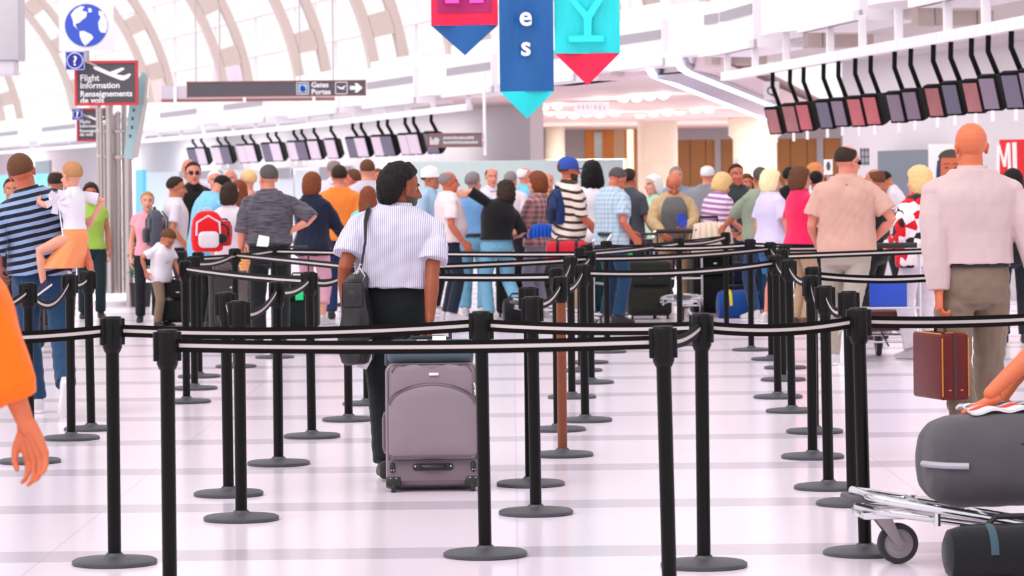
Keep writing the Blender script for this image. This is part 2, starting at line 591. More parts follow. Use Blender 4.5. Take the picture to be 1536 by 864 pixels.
    def foot(s, pc, sd, g, full=False):
        A, toe, x, up = s.footframe(sd)
        P = lambda a, b, c: A + toe * a + x * b + up * c
        if not full:
            pc.tube([P(-.03, 0, -.035), P(.04, 0, -.042), P(.12, 0, -.058), P(.16, 0, -.062)], [.026, .026, .022, .014])
            return
        rg = []
        for (a, w, h0, h1, yo) in ((-.075, .022, -.085, -.02, 0), (-.068, .034, -.085, .012, 0), (-.03, .040, -.085, .035, 0), (.02, .041, -.085, .028, 0), (.07, .044, -.085, .0, 0), (.12, .048, -.085, -.022, 0), (.165, .046, -.085, -.035, 0), (.195, .034, -.083, -.042, 0), (.208, .014, -.080, -.055, 0)):
            t = np.arange(20) * 2 * PI / 20
            ex = .62
            cx = np.sign(np.cos(t)) * np.abs(np.cos(t)) ** ex * w
            cz = np.sign(np.sin(t)) * np.abs(np.sin(t)) ** ex * (h1 - h0) / 2 + (h0 + h1) / 2
            rg.append(A + toe * a + np.outer(cx, x) + np.outer(cz, up))
        pc.rings(rg)
    def hand(s, pc, sd):
        W, d, pn = s.hd[sd]
        curl = getattr(s, sd + 'curl')
        side = np.cross(d, pn) if sd == 'r' else np.cross(pn, d)     # towards the thumb
        hs = .5 + .5 * s.headscale if s.headscale > 1.05 else 1.0
        P = lambda a, b, c: W + (d * a + side * b + pn * c) * hs
        kn = []
        for b in (-.034, -.012, .011, .033):
            kn.append((b, .086 - abs(b - .005) * .22))
        for b, a in kn:
            pc.tube([P(-.01, b * .45, 0), P(.04, b * .85, 0), P(a, b, .0)], [.019, .0155, .0125], 10)
        ln = (.066, .080, .086, .078)
        for (b, a), L_ in zip(kn, ln):
            fan = b * .5
            pts = []; ang = RAD(12) + curl * RAD(20)
            p = V(a, b, 0)
            pts.append(p.copy())
            for k, fr in enumerate((.48, .30, .22)):
                dirv = V(math.cos(ang), fan * .5, math.sin(ang))
                p = p + dirv * L_ * fr
                pts.append(p.copy()); ang += curl * RAD(62)
            pc.tube([P(*q) for q in pts], [.0098, .0092, .0082, .0068], 8)
        t = [V(.012, .026, .004), V(.045, .050, .012 + .01 * curl), V(.075, .058 - .012 * curl, .02 + .025 * curl), V(.098, .056 - .03 * curl, .024 + .04 * curl)]
        pc.tube([P(*q) for q in t], [.016, .0125, .0105, .008], 8)
    # ---- clothes
    def top(s, voxel, mats, sleeve='short', hem=.90, infl=.018, wr=.0022, seed=1, collar=True, neckz=1.508, loose=0.0, flare=0.0, openneck=False, bigsleeve=1.0, roll=None):
        pc = Pieces()
        s.torso(pc, hem, neckz, infl + loose, 18, flare)
        for sd in 'lr':
            S, E, W = s.arm[sd]
            nb = s.frame(1.46)[0] + (S - s.frame(1.398)[0]) * .30
            pc.tube([nb, nb + (S - nb) * .6 + V(0, 0, .004), S], [.050, .052, .056])
            pc.ell(S + V(0, 0, -.004), (.057 + loose * .3, .060 + loose * .4, .055), None)
            b = bigsleeve
            if sleeve == 'short':
                e = S + (E - S) * .72
                pc.tube([S, S + (E - S) * .4, e], [.059, .064 * b, .069 * b], caps=False)
            elif sleeve == 'elbow':
                pc.tube([S, S + (E - S) * .5, E + (W - E) * .05], [.059, .060 * b, .060 * b], caps=False)
            elif sleeve == 'long' or sleeve == 'three':
                w = W - (W - E) * (.04 if sleeve == 'long' else .35)
                pc.tube([S, S + (E - S) * .5, E, E + (W - E) * .5, w], [.059, .059 * b, .054 * b, .050 * b, .040 * b], caps=False)
            elif sleeve == 'cap':
                pc.tube([S, S + (E - S) * .35], [.058, .060], caps=False)
        me = pc.remesh(voxel, 2)
        if wr: wrinkle(me, wr, seed, 1.0, .5)
        pc2 = None
        if collar:
            o, R = s.frame(1.50)
            c = []
            t = np.arange(28) * 2 * PI / 28
            rad = (.066 if s.sex == 'm' else .058) * max(1, s.wide) * 1.05
            for (k, zz) in ((1.62, -.058), (1.34, -.018), (1.14, .004), (1.04, .030), (.95, .032), (.95, -.03)):
                zt = zz - .014 * (np.sin(t) > .2) * np.sin(t) - .004
                p = np.stack([rad * k * np.cos(t), rad * k * np.sin(t) * 1.0 - .006, zt], 1)
                c.append(p @ R.T + o)
            v = np.concatenate(c); f = []
            for i in range(len(c)):
                j = (i + 1) % len(c)
                for a in range(28):
                    b_ = (a + 1) % 28
                    f.append((i * 28 + a, i * 28 + b_, j * 28 + b_, j * 28 + a))
            pc2 = (v, f)
        if pc2:
            bm = bmesh.new(); bm.from_mesh(me)
            vs = [bm.verts.new(p) for p in pc2[0]]
            for q in pc2[1]:
                try: fc = bm.faces.new([vs[i] for i in q]); fc.smooth = True
                except Exception: pass
            bm.to_mesh(me); bm.free()
        if not isinstance(mats, (list, tuple)): mats = [mats]
        for m in mats: me.materials.append(m)
        return me
    def bottoms(s, voxel, mats, length=1.0, waist=1.03, infl=.007, wr=.0024, seed=2, loose=1.0, knee=None):
        pc = Pieces()
        s.torso(pc, .80, waist, infl, 8)
        pc.ell(V(0, -.005, .815), (.11 * s.wide, .095, .055))
        for sd in 'lr':
            H, K, A = s.leg[sd]
            pc.ell(H, (.092, .098, .09))
            if length >= .99:
                e = A + (K - A) * .02
                pc.tube([H + V(0, 0, .0), H + (K - H) * .3, K, K + (A - K) * .5, e], [.096, .094 * loose, .076 * loose, .072 * loose, .070 * loose], caps=False)
            elif length > .5:
                e = K + (A - K) * (length - .5) * 2
                pc.tube([H + V(0, 0, .0), H + (K - H) * .3, K, e], [.096, .094 * loose, .078 * loose, .072 * loose], caps=False)
            else:
                e = H + (K - H) * length * 2
                pc.tube([H + V(0, 0, .0), H + (K - H) * .3, e], [.096, .097 * loose, .092 * loose], caps=False)
        me = pc.remesh(voxel, 2)
        if wr: wrinkle(me, wr, seed)
        if not isinstance(mats, (list, tuple)): mats = [mats]
        for m in mats: me.materials.append(m)
        return me
    def skirt(s, voxel, mat, z0=.5, waist=1.02, flare=.08, seed=3, fwd=None):
        pc = Pieces()
        rg = []
        kl, kr = s.leg['l'][1], s.leg['r'][1]
        kc = (kl + kr) / 2
        t = np.arange(40) * 2 * PI / 40
        for i in range(9):
            z = waist + (.86 - waist) * i / 8
            hw, hd, yo = s.prof_at(z)
            rg.append(s.ring(z, hw, hd, yo, .014, 40))
        base = rg[-1]
        hipc = V(0, 0, .88)
        end = kc + (V(0, 0, z0) - V(0, 0, .48)) if fwd is None else V(*fwd)
        for i in range(1, 8):
            f = i / 7
            c0 = base.mean(0)
            sp = 1 + flare / .17 * f
            p = (base - c0) * sp + c0 + (end - c0) * f
            p = p + np.outer(np.sin(t * 9) * .010 * f, V(1, 0, 0)) + np.outer(np.cos(t * 9) * .010 * f, V(0, 1, 0))
            rg.append(p)
        pc.rings(rg[::-1])
        me = pc.remesh(voxel, 2)
        me.materials.append(mat)
        return me
    def front_panel(s, z0, z1, half, infl, mat):
        """strip of an inner shirt showing at the front of an open jacket"""
        n, m = 12, 10; vs = []
        for lay in (0, .006):
            for i in range(n + 1):
                z = z0 + (z1 - z0) * i / n
                hw, hd, yo = s.prof_at(z)
                r = s.ring(z, hw, hd, yo, infl + lay, 72)
                c = 18
                h = half * (0.35 + 0.65 * (1 - abs(i / n - .55)))
                for k in range(m + 1):
                    f = c + (k / m - .5) * 2 * h
                    a = int(math.floor(f)); t = f - a
                    vs.append(r[a] * (1 - t) + r[a + 1] * t)
        g = lambda l, i, k: l * (n + 1) * (m + 1) + i * (m + 1) + k
        fs = []
        for i in range(n):
            for k in range(m):
                fs.append((g(1, i, k), g(1, i + 1, k), g(1, i + 1, k + 1), g(1, i, k + 1))); fs.append((g(0, i, k), g(0, i, k + 1), g(0, i + 1, k + 1), g(0, i + 1, k)))
        for i in range(n):
            fs.append((g(0, i, 0), g(0, i + 1, 0), g(1, i + 1, 0), g(1, i, 0))); fs.append((g(0, i, m), g(1, i, m), g(1, i + 1, m), g(0, i + 1, m)))
        for k in range(m):
            fs.append((g(0, 0, k), g(1, 0, k), g(1, 0, k + 1), g(0, 0, k + 1))); fs.append((g(0, n, k), g(0, n, k + 1), g(1, n, k + 1), g(1, n, k)))
        me = bpy.data.meshes.new('panel'); me.from_pydata([tuple(v) for v in vs], [], fs); me.materials.append(mat)
        me.polygons.foreach_set('use_smooth', [True] * len(me.polygons))
        return me
    def beltband(s, z, mat, h=.036, infl=.020):
        rg = []
        for zz, i in ((z - h / 2, -.004), (z - h / 2, 0), (z + h / 2, 0), (z + h / 2, -.004)):
            hw, hd, yo = s.prof_at(zz)
            rg.append(s.ring(zz, hw, hd, yo, infl + i, 40))
        pc = Pieces(); pc.rings(rg)
        me = bpy.data.meshes.new('belt'); me.from_pydata(np.concatenate(pc.v).tolist(), [], pc.f); me.materials.append(mat)
        return me
    def shoe(s, sd, voxel, mats):
        pc = Pieces(); s.foot(pc, sd, 0, True)
        me = pc.remesh(voxel, 2)
        A, toe, x, up = s.footframe(sd)
        cs = np.empty(len(me.polygons) * 3); me.polygons.foreach_get('center', cs); cs = cs.reshape(-1, 3)
        me.polygons.foreach_set('material_index', ((cs - A) @ up < -.060).astype(np.int32))
        for m in mats: me.materials.append(m)
        return me
    def hair(s, style, mat, seed=0, vol=1.0):
        R, c, hs = s.Rh, s.hc, s.headscale
        nu, nv = 64, 46
        th = np.linspace(0.02, PI - .02, nv)
        ph = np.arange(nu) * 2 * PI / nu
        TH_, PH = np.meshgrid(th, ph, indexing='ij')
        d = np.stack([np.sin(TH_) * np.cos(PH), np.sin(TH_) * np.sin(PH), np.cos(TH_)], -1)
        x, y, z = d[..., 0], d[..., 1], d[..., 2]
        rg = np.random.RandomState(seed)
        lump = np.zeros_like(x)
        fq = 14 if style in ('curly', 'bigcurly') else 16
        for k in range(10):
            w = rg.normal(size=3); w /= np.linalg.norm(w)
            lump += np.sin((x * w[0] + y * w[1] + z * w[2]) * rg.uniform(.6, 1.4) * fq * 1.6 + rg.uniform(0, 6))
        lump *= .25
        # lower hair limit by direction (y>0 is the face)
        def lerp(v, xs, ys): return np.interp(v, xs, ys)
        thick, amp = .09, .018
        front = .62
        if style == 'short': zl = lerp(y, [-1, -.3, .05, .3, .75, 1], [-.62, -.50, -.12, .28, .58, .62])
        elif style == 'crew': zl = lerp(y, [-1, -.3, .05, .3, .75, 1], [-.50, -.42, -.02, .32, .62, .66]); thick, amp = .05, .008
        elif style == 'balding': zl = lerp(y, [-1, -.3, .05, .25, .7, 1], [-.55, -.45, -.12, .25, 2, 2]); thick, amp = .05, .010
        elif style == 'curly': zl = lerp(y, [-1, -.40, -.26, -.14, .1, .3, .75, 1], [-.98, -.92, -.62, .06, .13, .32, .52, .56]); thick, amp = .19, .05
        elif style == 'bigcurly': zl = lerp(y, [-1, -.2, .2, .45, .75, 1], [-1, -1, -.5, .2, .5, .55]); thick, amp = .36, .07
        elif style == 'bob': zl = lerp(y, [-1, -.1, .2, .50, .8, 1], [-1, -1, -.75, .10, .42, .50]); thick, amp = .20, .042
        else: zl = lerp(y, [-1, -.1, .2, .50, .8, 1], [-1, -1, -.9, .15, .48, .56]); thick, amp = .16, .035
        m = np.clip((z - zl) / .10, 0, 1); m = m * m * (3 - 2 * m)
        m2 = np.clip((z - zl) / .40, 0, 1) ** .6 if style in ('short', 'crew', 'curly', 'balding') else m
        if style == 'balding':
            top = np.clip((z - .62 - .25 * np.clip(-y, 0, 1)) / .1, 0, 1); m = m * (1 - top)
        r = 1 + .03 * m + (thick * vol) * m * (.25 + .75 * m2) + amp * lump * m - .16 * (1 - m)
        b = V(.077, .098, .088)
        p = d * b * r[..., None] + V(0, -.012, .030)
        if style in ('bob', 'long', 'bigcurly', 'curly'):
            # hang the back and sides down
            k = np.clip((-z + .1) / .8, 0, 1) * m
            drop = {'bob': .055, 'long': .17, 'bigcurly': .10, 'curly': .035}[style]
            p[..., 2] -= k * drop
            spread = 1 + k * ({'bob': .18, 'long': .35, 'bigcurly': .45, 'curly': .12}[style])
            p[..., 0] *= spread
            p[..., 1] = p[..., 1] - k * .02
        p = (p * hs).reshape(-1, 3) @ R.T + c
        f = []
        for i in range(nv - 1):
            for a in range(nu):
                b2 = (a + 1) % nu
                f.append((i * nu + a, i * nu + b2, (i + 1) * nu + b2, (i + 1) * nu + a))
        f.append(tuple(range(nu))[::-1]); f.append(tuple(range((nv - 1) * nu, nv * nu)))
        me = bpy.data.meshes.new('hair'); me.from_pydata(p.tolist(), [], f)
        me.polygons.foreach_set('use_smooth', [True] * len(me.polygons))
        me.materials.append(mat)
        return me
    def cap(s, mat):
        R, c, hs = s.Rh, s.hc, s.headscale
        b = MB()
        prof = [(.092, .010), (.094, .030), (.090, .070), (.075, .105), (.045, .128), (.012, .136), (.008, .142), (.001, .143)]
        M = Matrix.Identity(4)
        vs = []
        b.lathe([(r, z) for r, z in prof], 28)
        b.v = [(x, y * 1.18 - .010, z) for x, y, z in b.v]
        n = 15; top = []
        for i in range(n):
            a = PI * i / (n - 1)
            top.append((.080 * math.cos(a), .075 + .095 * math.sin(a) ** .8, .022 - .014 * math.sin(a) + .0))
        inner = [(.084 * math.cos(PI * i / (n - 1)), .045 + .045 * math.sin(PI * i / (n - 1)), .022) for i in range(n)]
        k = len(b.v)
        vs = top + inner + [(x, y, z - .005) for x, y, z in top] + [(x, y, z - .005) for x, y, z in inner]
        fs = []
        for i in range(n - 1):
            fs += [(i, n + i, n + i + 1, i + 1), (2 * n + i, 2 * n + i + 1, 3 * n + i + 1, 3 * n + i), (i, i + 1, 2 * n + i + 1, 2 * n + i)]
        b.add(vs, fs)
        b.v = [tuple(c + R @ (V(*q) * hs)) for q in b.v]
        me = b.mesh('cap', True); me.materials.append(mat)
        return me
    def glasses(s, mat):
        R, c, hs = s.Rh, s.hc, s.headscale
        b = MB()
        for q in (-1, 1):
            b.tube([(q * .032 + .021 * math.cos(a), .092, .004 + .016 * math.sin(a)) for a in [i * PI / 8 for i in range(16)]], .003, 6, closed=True)
            b.box((q * .032 - .018, .090, -.010), (q * .032 + .018, .093, .018))
            b.tube([(q * .053, .088, .008), (q * .080, .02, .006), (q * .084, -.02, -.004)], .003, 6)
        b.tube([(-.012, .094, .006), (.012, .094, .006)], .003, 6)
        b.v = [tuple(c + R @ (V(*q) * hs)) for q in b.v]
        me = b.mesh('glasses', True); me.materials.append(mat)
        return me

def scale_mesh(me, k):
    a = mco(me) * k
    setco(me, a)

SK = {}
def SKIN(k):
    return skinmat('skin_' + k, {'fair': (232, 176, 152), 'pink': (228, 158, 136), 'tan': (206, 138, 104), 'brown': (166, 92, 62), 'red': (214, 128, 98), 'dark': (120, 72, 54), 'orange': (222, 132, 92)}[k])
def HAIR(k):
    return hairmat('hair_' + k, {'black': (20, 17, 17), 'dark': (44, 32, 26), 'brown': (86, 54, 36), 'auburn': (110, 58, 36), 'grey': (120, 112, 112), 'darkgrey': (74, 68, 66), 'white': (214, 208, 204), 'blonde': (206, 168, 118), 'pale': (226, 202, 160), 'sandy': (160, 116, 78), 'ginger': (190, 120, 70)}[k])

NPEOPLE = [0]
def person(label, loc, rz, H, pose=None, skin='fair', hair=('short', 'brown'), top=None, bottom=None, shoes=((40, 36, 36), (30, 28, 28)), belt=None,
           q=1.22, beard=None, cap=None, glasses=None, zoff=0.0, group=None, topname='shirt', bottomname='trousers', vol=1.0, lips=None, inner=None):
    """top = dict(mat=..., sleeve=..., ...) ; bottom = dict(mat=..., length=...) or dict(skirt=True, ...)"""
    P = Person(**(pose or {}))
    k = H / 1.75
    NPEOPLE[0] += 1
    sd = NPEOPLE[0]
    vb, vc = .0062 * q, .0095 * q
    me = P.body(vb, SKIN(skin), beard=beard, lipc=lips)
    scale_mesh(me, k)
    o = link('person', me, None)
    o.location = (loc[0], loc[1], zoff)
    o.rotation_euler = (0, 0, rz)
    tag(o, label, 'person', group)
    P.root = o; P.k = k
    def child(name, me2):
        scale_mesh(me2, k)
        c = link(name, me2, None, o)
        return c
    if top:
        t = dict(top); m = t.pop('mat'); t.pop('name', None)
        child(top.get('name', topname), P.top(vc, m, seed=sd, **t))
        v2 = None
    if bottom:
        b = dict(bottom); m = b.pop('mat'); nm = b.pop('name', None)
        if b.pop('skirt', False): child(nm or 'skirt', P.skirt(vc, m, **b))
        else: child(nm or bottomname, P.bottoms(vc, m, seed=sd + 50, **b))
    if shoes:
        mm = (plain('shoe_%d_%d_%d' % shoes[0], shoes[0], .5), plain('sole_%d_%d_%d' % shoes[1], shoes[1], .6))
        for s_ in 'lr': child('shoe', P.shoe(s_, .007 * max(q, .6), mm))
    if belt: child('belt', P.beltband(belt[0], belt[1]))
    if hair: child('hair', P.hair(hair[0], HAIR(hair[1]), sd, vol))
    if cap: child('cap', P.cap(cap))
    if inner: child('undershirt', P.front_panel(*inner))
    if glasses: child('glasses', P.glasses(glasses))
    return P
# ---------------------------------------------------------------- the hall
WHITE = plain('white_paint', (246, 242, 246), .55, var=.02)
WHITE2 = plain('warm_white_plaster', (240, 234, 234), .7, var=.03)
GREYW = plain('pale_grey_panel', (212, 206, 210), .6, var=.03)
GREYM = plain('mid_grey_panel', (166, 162, 168), .6, var=.04)
BEIGE = plain('beige_steel_paint', (206, 190, 182), .6, var=.04)
CREAM = plain('cream_column_stone', (236, 226, 208), .6, var=.05)
BLACK = plain('black_paint', (17, 16, 17), .38, var=.1)
BLACKM = plain('matt_black', (22, 21, 22), .6, var=.1)
BASEGR = plain('dark_grey_base', (66, 66, 72), .5, var=.08)
CHROME = plain('chrome', (214, 214, 218), .16, metal=1.0, var=.03)
STEEL = plain('brushed_steel', (196, 186, 184), .30, metal=1.0, var=.06)
WOOD = plain('brown_wood_panel', (142, 92, 32), .5, var=.12, vscale=2)
ORWOOD = plain('orange_wood', (206, 124, 46), .5, var=.10, vscale=2)
SIGNG = plain('sign_grey', (86, 82, 88), .5, var=.02)
SIGNW = plain('sign_white', (244, 244, 246), .5, var=.0)
SIGNR = plain('sign_red', (206, 58, 66), .5, var=.02)
SIGNB = plain('sign_blue', (36, 48, 150), .5, var=.02)
CYAN = plain('cyan_panel', (128, 222, 238), .45, var=.03)
RUST = plain('sign_brown_rim', (150, 98, 92), .5, var=.03)

# floor: polished terrazzo with darker bands
def floormat():
    m, nt, bs = _new('polished_terrazzo')
    o = _sep(nt)
    fr = mth(nt, 'FRACT', mth(nt, 'MULTIPLY', mth(nt, 'SUBTRACT', o[1], 13.26), 1 / 1.985))
    band = mth(nt, 'LESS_THAN', fr, .20)
    f = noise(nt, 90.0, 4.0)
    f2 = noise(nt, .9, 2.0)
    c1 = mixc(nt, f, lin((232, 217, 231)), lin((248, 236, 247)))
    c1 = mixc(nt, mth(nt, 'MULTIPLY', f2, .35), c1, lin((236, 222, 238)))
    c2 = mixc(nt, f, lin((196, 185, 198)), lin((216, 205, 217)))
    tile = mth(nt, 'LESS_THAN', mth(nt, 'FRACT', mth(nt, 'MULTIPLY', o[0], 1 / 1.985)), .006)
    col = mixc(nt, band, c1, c2)
    col = mixc(nt, mth(nt, 'MULTIPLY', tile, .25), col, lin((170, 160, 172)))
    nt.links.new(col, bs.inputs['Base Color'])
    bs.inputs['Roughness'].default_value = .20
    bs.inputs['Specular IOR Level'].default_value = .42
    bump(nt, bs, noise(nt, 3.0, 2.0), .02, .02)
    return m
tag(MB().box((-45, 3, -.12), (45, 175, 0)).build('floor', floormat()), 'pale polished terrazzo floor crossed by darker grey bands', kind='structure')

# the long curved side of the hall, seen obliquely: pixel column -> point on the line of the check-in fascia
_T = [(-300, 230.), (-100, 150.), (0, 132.), (210, 104.), (450, 82.), (725, 64.), (1115, 49.5), (1536, 34.4), (1750, 29.5)]
def WY(px):
    for a, b in zip(_T, _T[1:]):
        if px <= b[0]:
            t = (px - a[0]) / (b[0] - a[0])
            return 1 / (1 / a[1] + (1 / b[1] - 1 / a[1]) * t)
    return _T[-1][1]
def W(px, off=0.0, z=0.0):
    Y = WY(px); x = (px - PPX) / FPX * Y
    Y2 = WY(px + 2); x2 = (px + 2 - PPX) / FPX * Y2
    t = Vector((x2 - x, Y2 - Y, 0)).normalized()
    n = Vector((t.y, -t.x, 0))
    if n.x > 0: n = -n
    p = Vector((x, Y, 0)) + n * off
    p.z = z
    return p
def Q(v, off):
    """pixel column parameter whose offset point is seen at pixel column v"""
    best = None
    for q in range(-700, 2000, 2):
        p = W(q, off)
        e = abs(PPX + p.x / p.y * FPX - v)
        if best is None or e < best[0]: best = (e, q)
    return best[1]
def strip(mb, p0, p1, off0, off1, z0, z1, n=8, mi=0):
    """slab following the curved line between pixel columns p0..p1, from offset off0 to off1, height z0..z1"""
    for i in range(n):
        a = p0 + (p1 - p0) * i / n; b = p0 + (p1 - p0) * (i + 1) / n
        A = [W(a, off0, 0), W(b, off0, 0), W(b, off1, 0), W(a, off1, 0)]
        vs = [Vector((q.x, q.y, z0)) for q in A] + [Vector((q.x, q.y, z1)) for q in A]
        fs = [(3, 2, 1, 0), (4, 5, 6, 7), (0, 1, 5, 4), (2, 3, 7, 6)]
        if i == 0: fs.append((3, 0, 4, 7))
        if i == n - 1: fs.append((1, 2, 6, 5))
        mb.add(vs, fs, mi)
    return mb
def st(o, label=None): return tag(o, label, kind='structure')

# back walls of the counter bays
st(strip(MB(), Q(1265, -3.7), 1800, -3.7, -4.0, 0, 3.6, 14).build('wall_right', GREYW, smooth=False), 'pale grey wall behind the near check-in counters')
st(strip(MB(), -320, 590, -3.2, -3.5, 0, 3.6, 16).build('wall_left', GREYW, smooth=False), 'pale grey wall behind the far check-in counters')
# flat underside above the counters and the corridor
st(strip(MB(), 955, 1800, -.2, -4.2, 3.58, 3.75, 14).build('ceiling', plain('bay_soffit', (206, 198, 196), .7), smooth=False), 'white soffit above the near counters')
st(strip(MB(), -320, 745, -.2, -3.7, 3.42, 3.6, 16).build('ceiling', WHITE2, smooth=False), 'white soffit above the far counters')
sb = MB()
nA = [W(600 + (1090 - 600) * i / 10, -.1, 3.36) for i in range(11)]
far0, far1 = Vector((-2.2, 112, 3.36)), Vector((12.4, 112, 3.36))
vs = nA + [far0 + (far1 - far0) * i / 10 for i in range(11)]
vs2 = [v + Vector((0, 0, .2)) for v in vs]
fs = []
for i in range(10):
    fs += [(i, i + 1, 12 + i, 11 + i), (22 + i, 33 + i, 34 + i, 23 + i), (i, 22 + i, 23 + i, i + 1)]
sb.add(vs + vs2, fs)
st(sb.build('ceiling', plain('soffit_plaster', (226, 206, 204), .7, var=.02), smooth=False), 'low plaster soffit of the corridor with small lamps')

# fascia modules: flat boxes alternating with rounded bulges, all above the counters
def fascia(p0, p1, pb, zb, zt, slot=True):
    """flat box p0..p1 (pixel columns), bulge p1..pb"""
    mb = MB()
    strip(mb, p0, p1, .35, -.5, zb, zt - .30, 4)
    strip(mb, p0, p1, .20, -.5, zt - .30, zt, 4)
    strip(mb, p0, p1, .42, .30, zb, zb + .13, 4)
    if slot: strip(mb, p0 + (p1 - p0) * .06, p1 - (p1 - p0) * .02, .37, .34, zt - .62, zt - .47, 3, 1)
    st(mb.build('wall_panel', [WHITE, GREYM], smooth=False))
    # bulge: half barrel between the two pixel columns
    A, B = W(p1, 0), W(pb, 0)
    mid = (A + B) / 2; t = (B - A); r = t.length / 2; t.normalize()
    n = Vector((t.y, -t.x, 0)); n = -n if n.x > 0 else n
    mb = MB(); pts = []
    for i in range(19):
        a = PI * i / 18
        pts.append(mid - n * .5 - t * r * math.cos(a) + n * (math.sin(a) ** .7 * 1.0))
    vs = [Vector((p.x, p.y, zb + .12)) for p in pts] + [Vector((p.x, p.y, zt - .12)) for p in pts]
    k = len(pts)
    fs = [(i, i + 1, k + i + 1, k + i) for i in range(k - 1)] + [tuple(range(k))[::-1], tuple(range(k, 2 * k)), (k - 1, 0, k, 2 * k - 1)]
    mb.add(vs, fs)
    st(mb.build('wall_bulge', WHITE, smooth=True))
for a, b, c, zb, zt in ((1700, 1830, 1900, 3.58, 4.9), (1580, 1650, 1700, 3.58, 4.9), (1417, 1508, 1580, 3.56, 4.9), (1243, 1332, 1417, 3.56, 4.75), (1087, 1168, 1243, 3.50, 4.62), (950, 1026, 1087, 3.44, 4.5),
                        (820, 890, 950, 3.36, 4.42), (693, 765, 820, 3.32, 4.38), (571, 646, 693, 3.28, 4.34), (457, 528, 571, 3.26, 4.32), (352, 416, 457, 3.24, 4.3), (255, 315, 352, 3.24, 4.3), (165, 222, 255, 3.22, 4.3),
                        (75, 130, 165, 3.22, 4.3), (-10, 42, 75, 3.22, 4.3), (-120, -45, -10, 3.22, 4.3)):
    fascia(a, b, c, zb, zt)

# hanging rails and struts that carry the monitors
def zrail(px): return 3.02 + .14 * min(max((px - 400) / 700, 0), 1)
def rail(name, p0, p1, struts, label, group=None):
    r = empty(name, W((p0 + p1) / 2, .3, 0), 0, label, 'rail')
    loc = r.location
    mb = MB(); n = 22
    for i in range(n):
        a = p0 + (p1 - p0) * i / n; b = p0 + (p1 - p0) * (i + 1) / n - .6
        h = .065
        vs = []
        for q, zz in ((a, zrail(a)), (b, zrail(b))):
            for o in (.22, .36):
                for dz in (-h, h): vs.append(W(q, o, zz + dz) - loc)
        mb.add(vs, [(0, 1, 3, 2), (4, 6, 7, 5), (0, 4, 5, 1), (2, 3, 7, 6), (0, 2, 6, 4), (1, 5, 7, 3)])
    mb.build('beam', WHITE, r, smooth=False)
    for q in struts:
        z0 = zrail(q)
        mb = MB(); b = W(q, .3, 0) - loc
        w = .05
        mb.box((b.x - w, b.y - w, z0), (b.x + w, b.y + w, 3.62), r=.01)
        mb.build('strut', WHITE, r, smooth=False)
    return r
rail('hanging_rail', 1117, 1790, [1122, 1165, 1213, 1281, 1331, 1387, 1463, 1522, 1600, 1680], 'long white rail of the near check-in monitors, hung below the white bulges')
rail('hanging_rail', -150, 727, [10, 60, 120, 230, 255, 288, 322, 367, 401, 435, 483, 516, 552, 600, 634, 672, 726], 'long white rail of the far check-in monitors, ending beside the small grey sign')

# check-in monitors
SCREENS = [plain('screen_violet', (128, 112, 128), .25, emit=.12, ecol=(150, 132, 150), var=.10, vscale=5), plain('screen_slate', (104, 100, 118), .25, emit=.10, ecol=(130, 126, 146), var=.10, vscale=5),
           plain('screen_red', (176, 98, 104), .25, emit=.15, ecol=(206, 100, 106), var=.3, vscale=4), plain('screen_orange', (150, 104, 110), .25, emit=.13, ecol=(206, 110, 84), var=.45, vscale=4),
           plain('screen_pale', (206, 190, 206), .3, emit=.18, ecol=(220, 205, 220), var=.06)]
CASE = plain('monitor_case', (9, 8, 9), .6, var=.1, spec=.15)
def monitor(px, ptop, pbot, scr, label, group, bent=1.0, far=False):
    Y = WY(px) - .1
    zr = zrail(px) - .06
    base = W(px, .3, 0)
    c_top = (PPY - ptop - .0105 * (px - 768)) / FPX * Y + CAMZ
    c_bot = (PPY - pbot - .0105 * (px - 768)) / FPX * Y + CAMZ
    h = (c_top - c_bot)
    zc = (c_top + c_bot) / 2
    r = empty('monitor', (base.x, base.y, zc), RAD(-44), label, 'monitor', group)
    w = h * (.80 if far else .62)
    d = h * (.30 if far else .56)
    Mx = Matrix.Translation((0, 0, 0)) @ Matrix.Rotation(RAD(19), 4, 'X')
    mb = MB()
    mb.box((-w / 2, -.0, -h / 2), (w / 2, .09, h / 2), M=Mx, r=.012)
    mb.build('frame', CASE, r)
    mb = MB().box((-w / 2 + .03, -.012, -h / 2 + .03), (w / 2 - .03, .01, h / 2 - .03), M=Mx)
    mb.build('screen', SCREENS[scr], r, smooth=False)
    # tapered rear housing
    bm = bmesh.new(); bmesh.ops.create_cube(bm, size=1.0)
    for v in bm.verts:
        k = .74 if v.co.y > 0 else .98
        v.co = Vector((v.co.x * w * k, .09 + (v.co.y + .5) * d, v.co.z * h * k - (.02 if v.co.y > 0 else 0)))
    mb = MB().bm(bm, M=Mx)
    mb.build('housing', CASE, r, smooth=False)
    # bent hanger pole from the rail
    top = Vector((0, .02, zr - zc))
    p = [top + Vector((-.02, 0, 0)), top * .55 + Vector((-.02, .0, h * .5 * .45 + .02)), Vector((.02, .10, h * .5 + .05)), Vector((.03, .14, h * .42))]
    mb = MB().tube(p, .030 * bent, 8)
    mb.build('pole', CASE, r)
    mb = MB().box((-.03, .06, -h / 2 - .10), (.02, .072, -h / 2 + .02), r=.006)
    mb.build('number_tag', SIGNW, r)
NEAR = [(1192, 160, 203, 3), (1219, 155, 201, 3), (1240, 153, 198, 2), (1271, 149, 195, 1), (1294, 147, 192, 0), (1320, 144, 192, 2), (1344, 141, 190, 2), (1381, 137, 186, 0), (1406, 133, 183, 0),
        (1441, 127, 178, 3), (1468, 122, 175, 1), (1500, 119, 172, 3), (1526, 112, 168, 0), (1562, 107, 166, 1), (1590, 103, 163, 0)]
